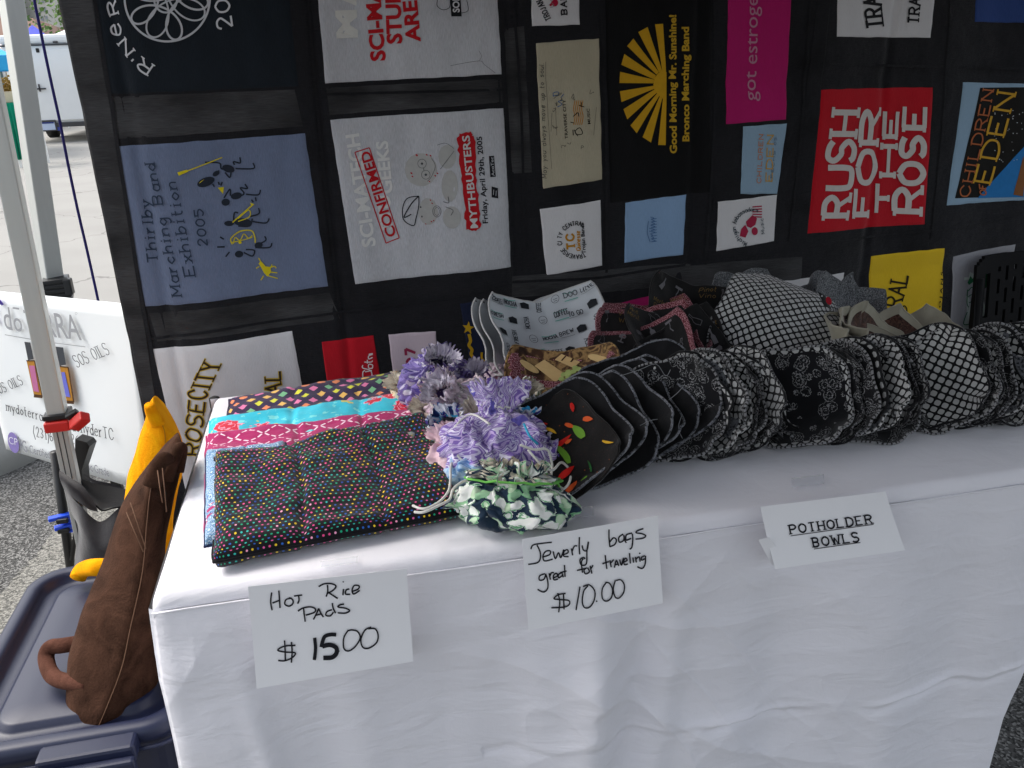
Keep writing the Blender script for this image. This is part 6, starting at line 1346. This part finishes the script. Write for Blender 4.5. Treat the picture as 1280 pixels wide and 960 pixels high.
for pts, Y in ((((775, 470), (800, 462), (820, 455), (832, 470), (838, 462)), .2), (((836, 500), (848, 490), (856, 480)), .2), (((852, 520), (848, 535), (853, 548)), .18), (((800, 532), (812, 526), (822, 524)), .16)):
    o = tube('loose_thread', [wpos(x, y, Y-.03) for x, y in pts], .0005, INK('8a8c90'), None, sides=5, smoothn=4); tag(o, {775: 'long loose thread across the widest black lined bowl', 836: 'short loose thread right of the black lined bowls', 852: 'curled loose thread low on the black lined bowls', 800: 'loose thread beside the chili bowl rim'}[pts[0][0]], 'thread', 'loose threads on the black bowls')

# ---------------------------------------------------------------- black plastic chair at the right
M['chair_black'] = plain('chair_black_plastic', (.006, .006, .007), .75, spec=.15)
YC = .93
def chair():
    b0 = onY(1226, 360, YC); z1 = onY(1240, 325, YC).z; z0 = onY(1245, 425, YC).z; x0 = b0.x; x1 = x0+.44
    t = empty('plastic_chair', ((x0+x1)/2, YC-.2, 0), 'black plastic folding chair with a slotted back at the right edge', 'chair')
    nx, nzz = 44, 34; vs, fs, idx = [], [], {}
    def inside(i, j):
        u, v = (i+.5)/nx, (j+.5)/nzz; r_ = .12; du = min(u, 1-u)*1.0; dv = min(v, 1-v)*.8
        if du < r_ and dv < r_ and (r_-du)**2+(r_-dv)**2 > r_*r_: return False
        if 4 <= i <= 5 and 9 <= j <= 26: return False
        if i >= 9 and i < nx-4 and j >= 5 and j < nzz-5 and (i-9) % 3 == 0:
            k = (i-9)//3; return ((j+(k % 2)*4) % 9) >= 6
        return True
    def P(i, j, h):
        u, v = i/nx, j/nzz; x = x0+(x1-x0)*u; z = z0+(z1-z0)*v; return Vector((x, YC+.035*(1-(2*u-1)**2)+.03*v+h, z))
    V = {}
    def vid(i, j, h):
        k = (i, j, h)
        if k not in V: V[k] = len(vs); vs.append(P(i, j, h*.012))
        return V[k]
    for i in range(nx):
        for j in range(nzz):
            if not inside(i, j): continue
            fs.append((vid(i, j, 0), vid(i+1, j, 0), vid(i+1, j+1, 0), vid(i, j+1, 0))); fs.append((vid(i, j, 1), vid(i, j+1, 1), vid(i+1, j+1, 1), vid(i+1, j, 1)))
            for di, dj, (a_, b_) in ((-1, 0, ((i, j), (i, j+1))), (1, 0, ((i+1, j), (i+1, j+1))), (0, -1, ((i, j), (i+1, j))), (0, 1, ((i, j+1), (i+1, j+1)))):
                ii, jj = i+di, j+dj
                if not (0 <= ii < nx and 0 <= jj < nzz) or not inside(ii, jj): fs.append((vid(*a_, 0), vid(*b_, 0), vid(*b_, 1), vid(*a_, 1)))
    obj('backrest', vs, fs, M['chair_black'], t, smooth=False)
    for x in (x0+.015, x1-.015):
        tube('frame_tube', [(x, YC+.03, z1-.06), (x, YC+.012, z0), (x, YC-.05, .45), (x, YC-.42, .02)], .014, M['chair_black'], t, sides=10, smoothn=4)
        tube('leg', [(x, YC-.35, .46), (x, YC+.02, .02)], .013, M['chair_black'], t)
    box('seat', ((x0+x1)/2, YC-.2, .45), (.42, .40, .035), M['chair_black'], t, bev=.012)
chair()
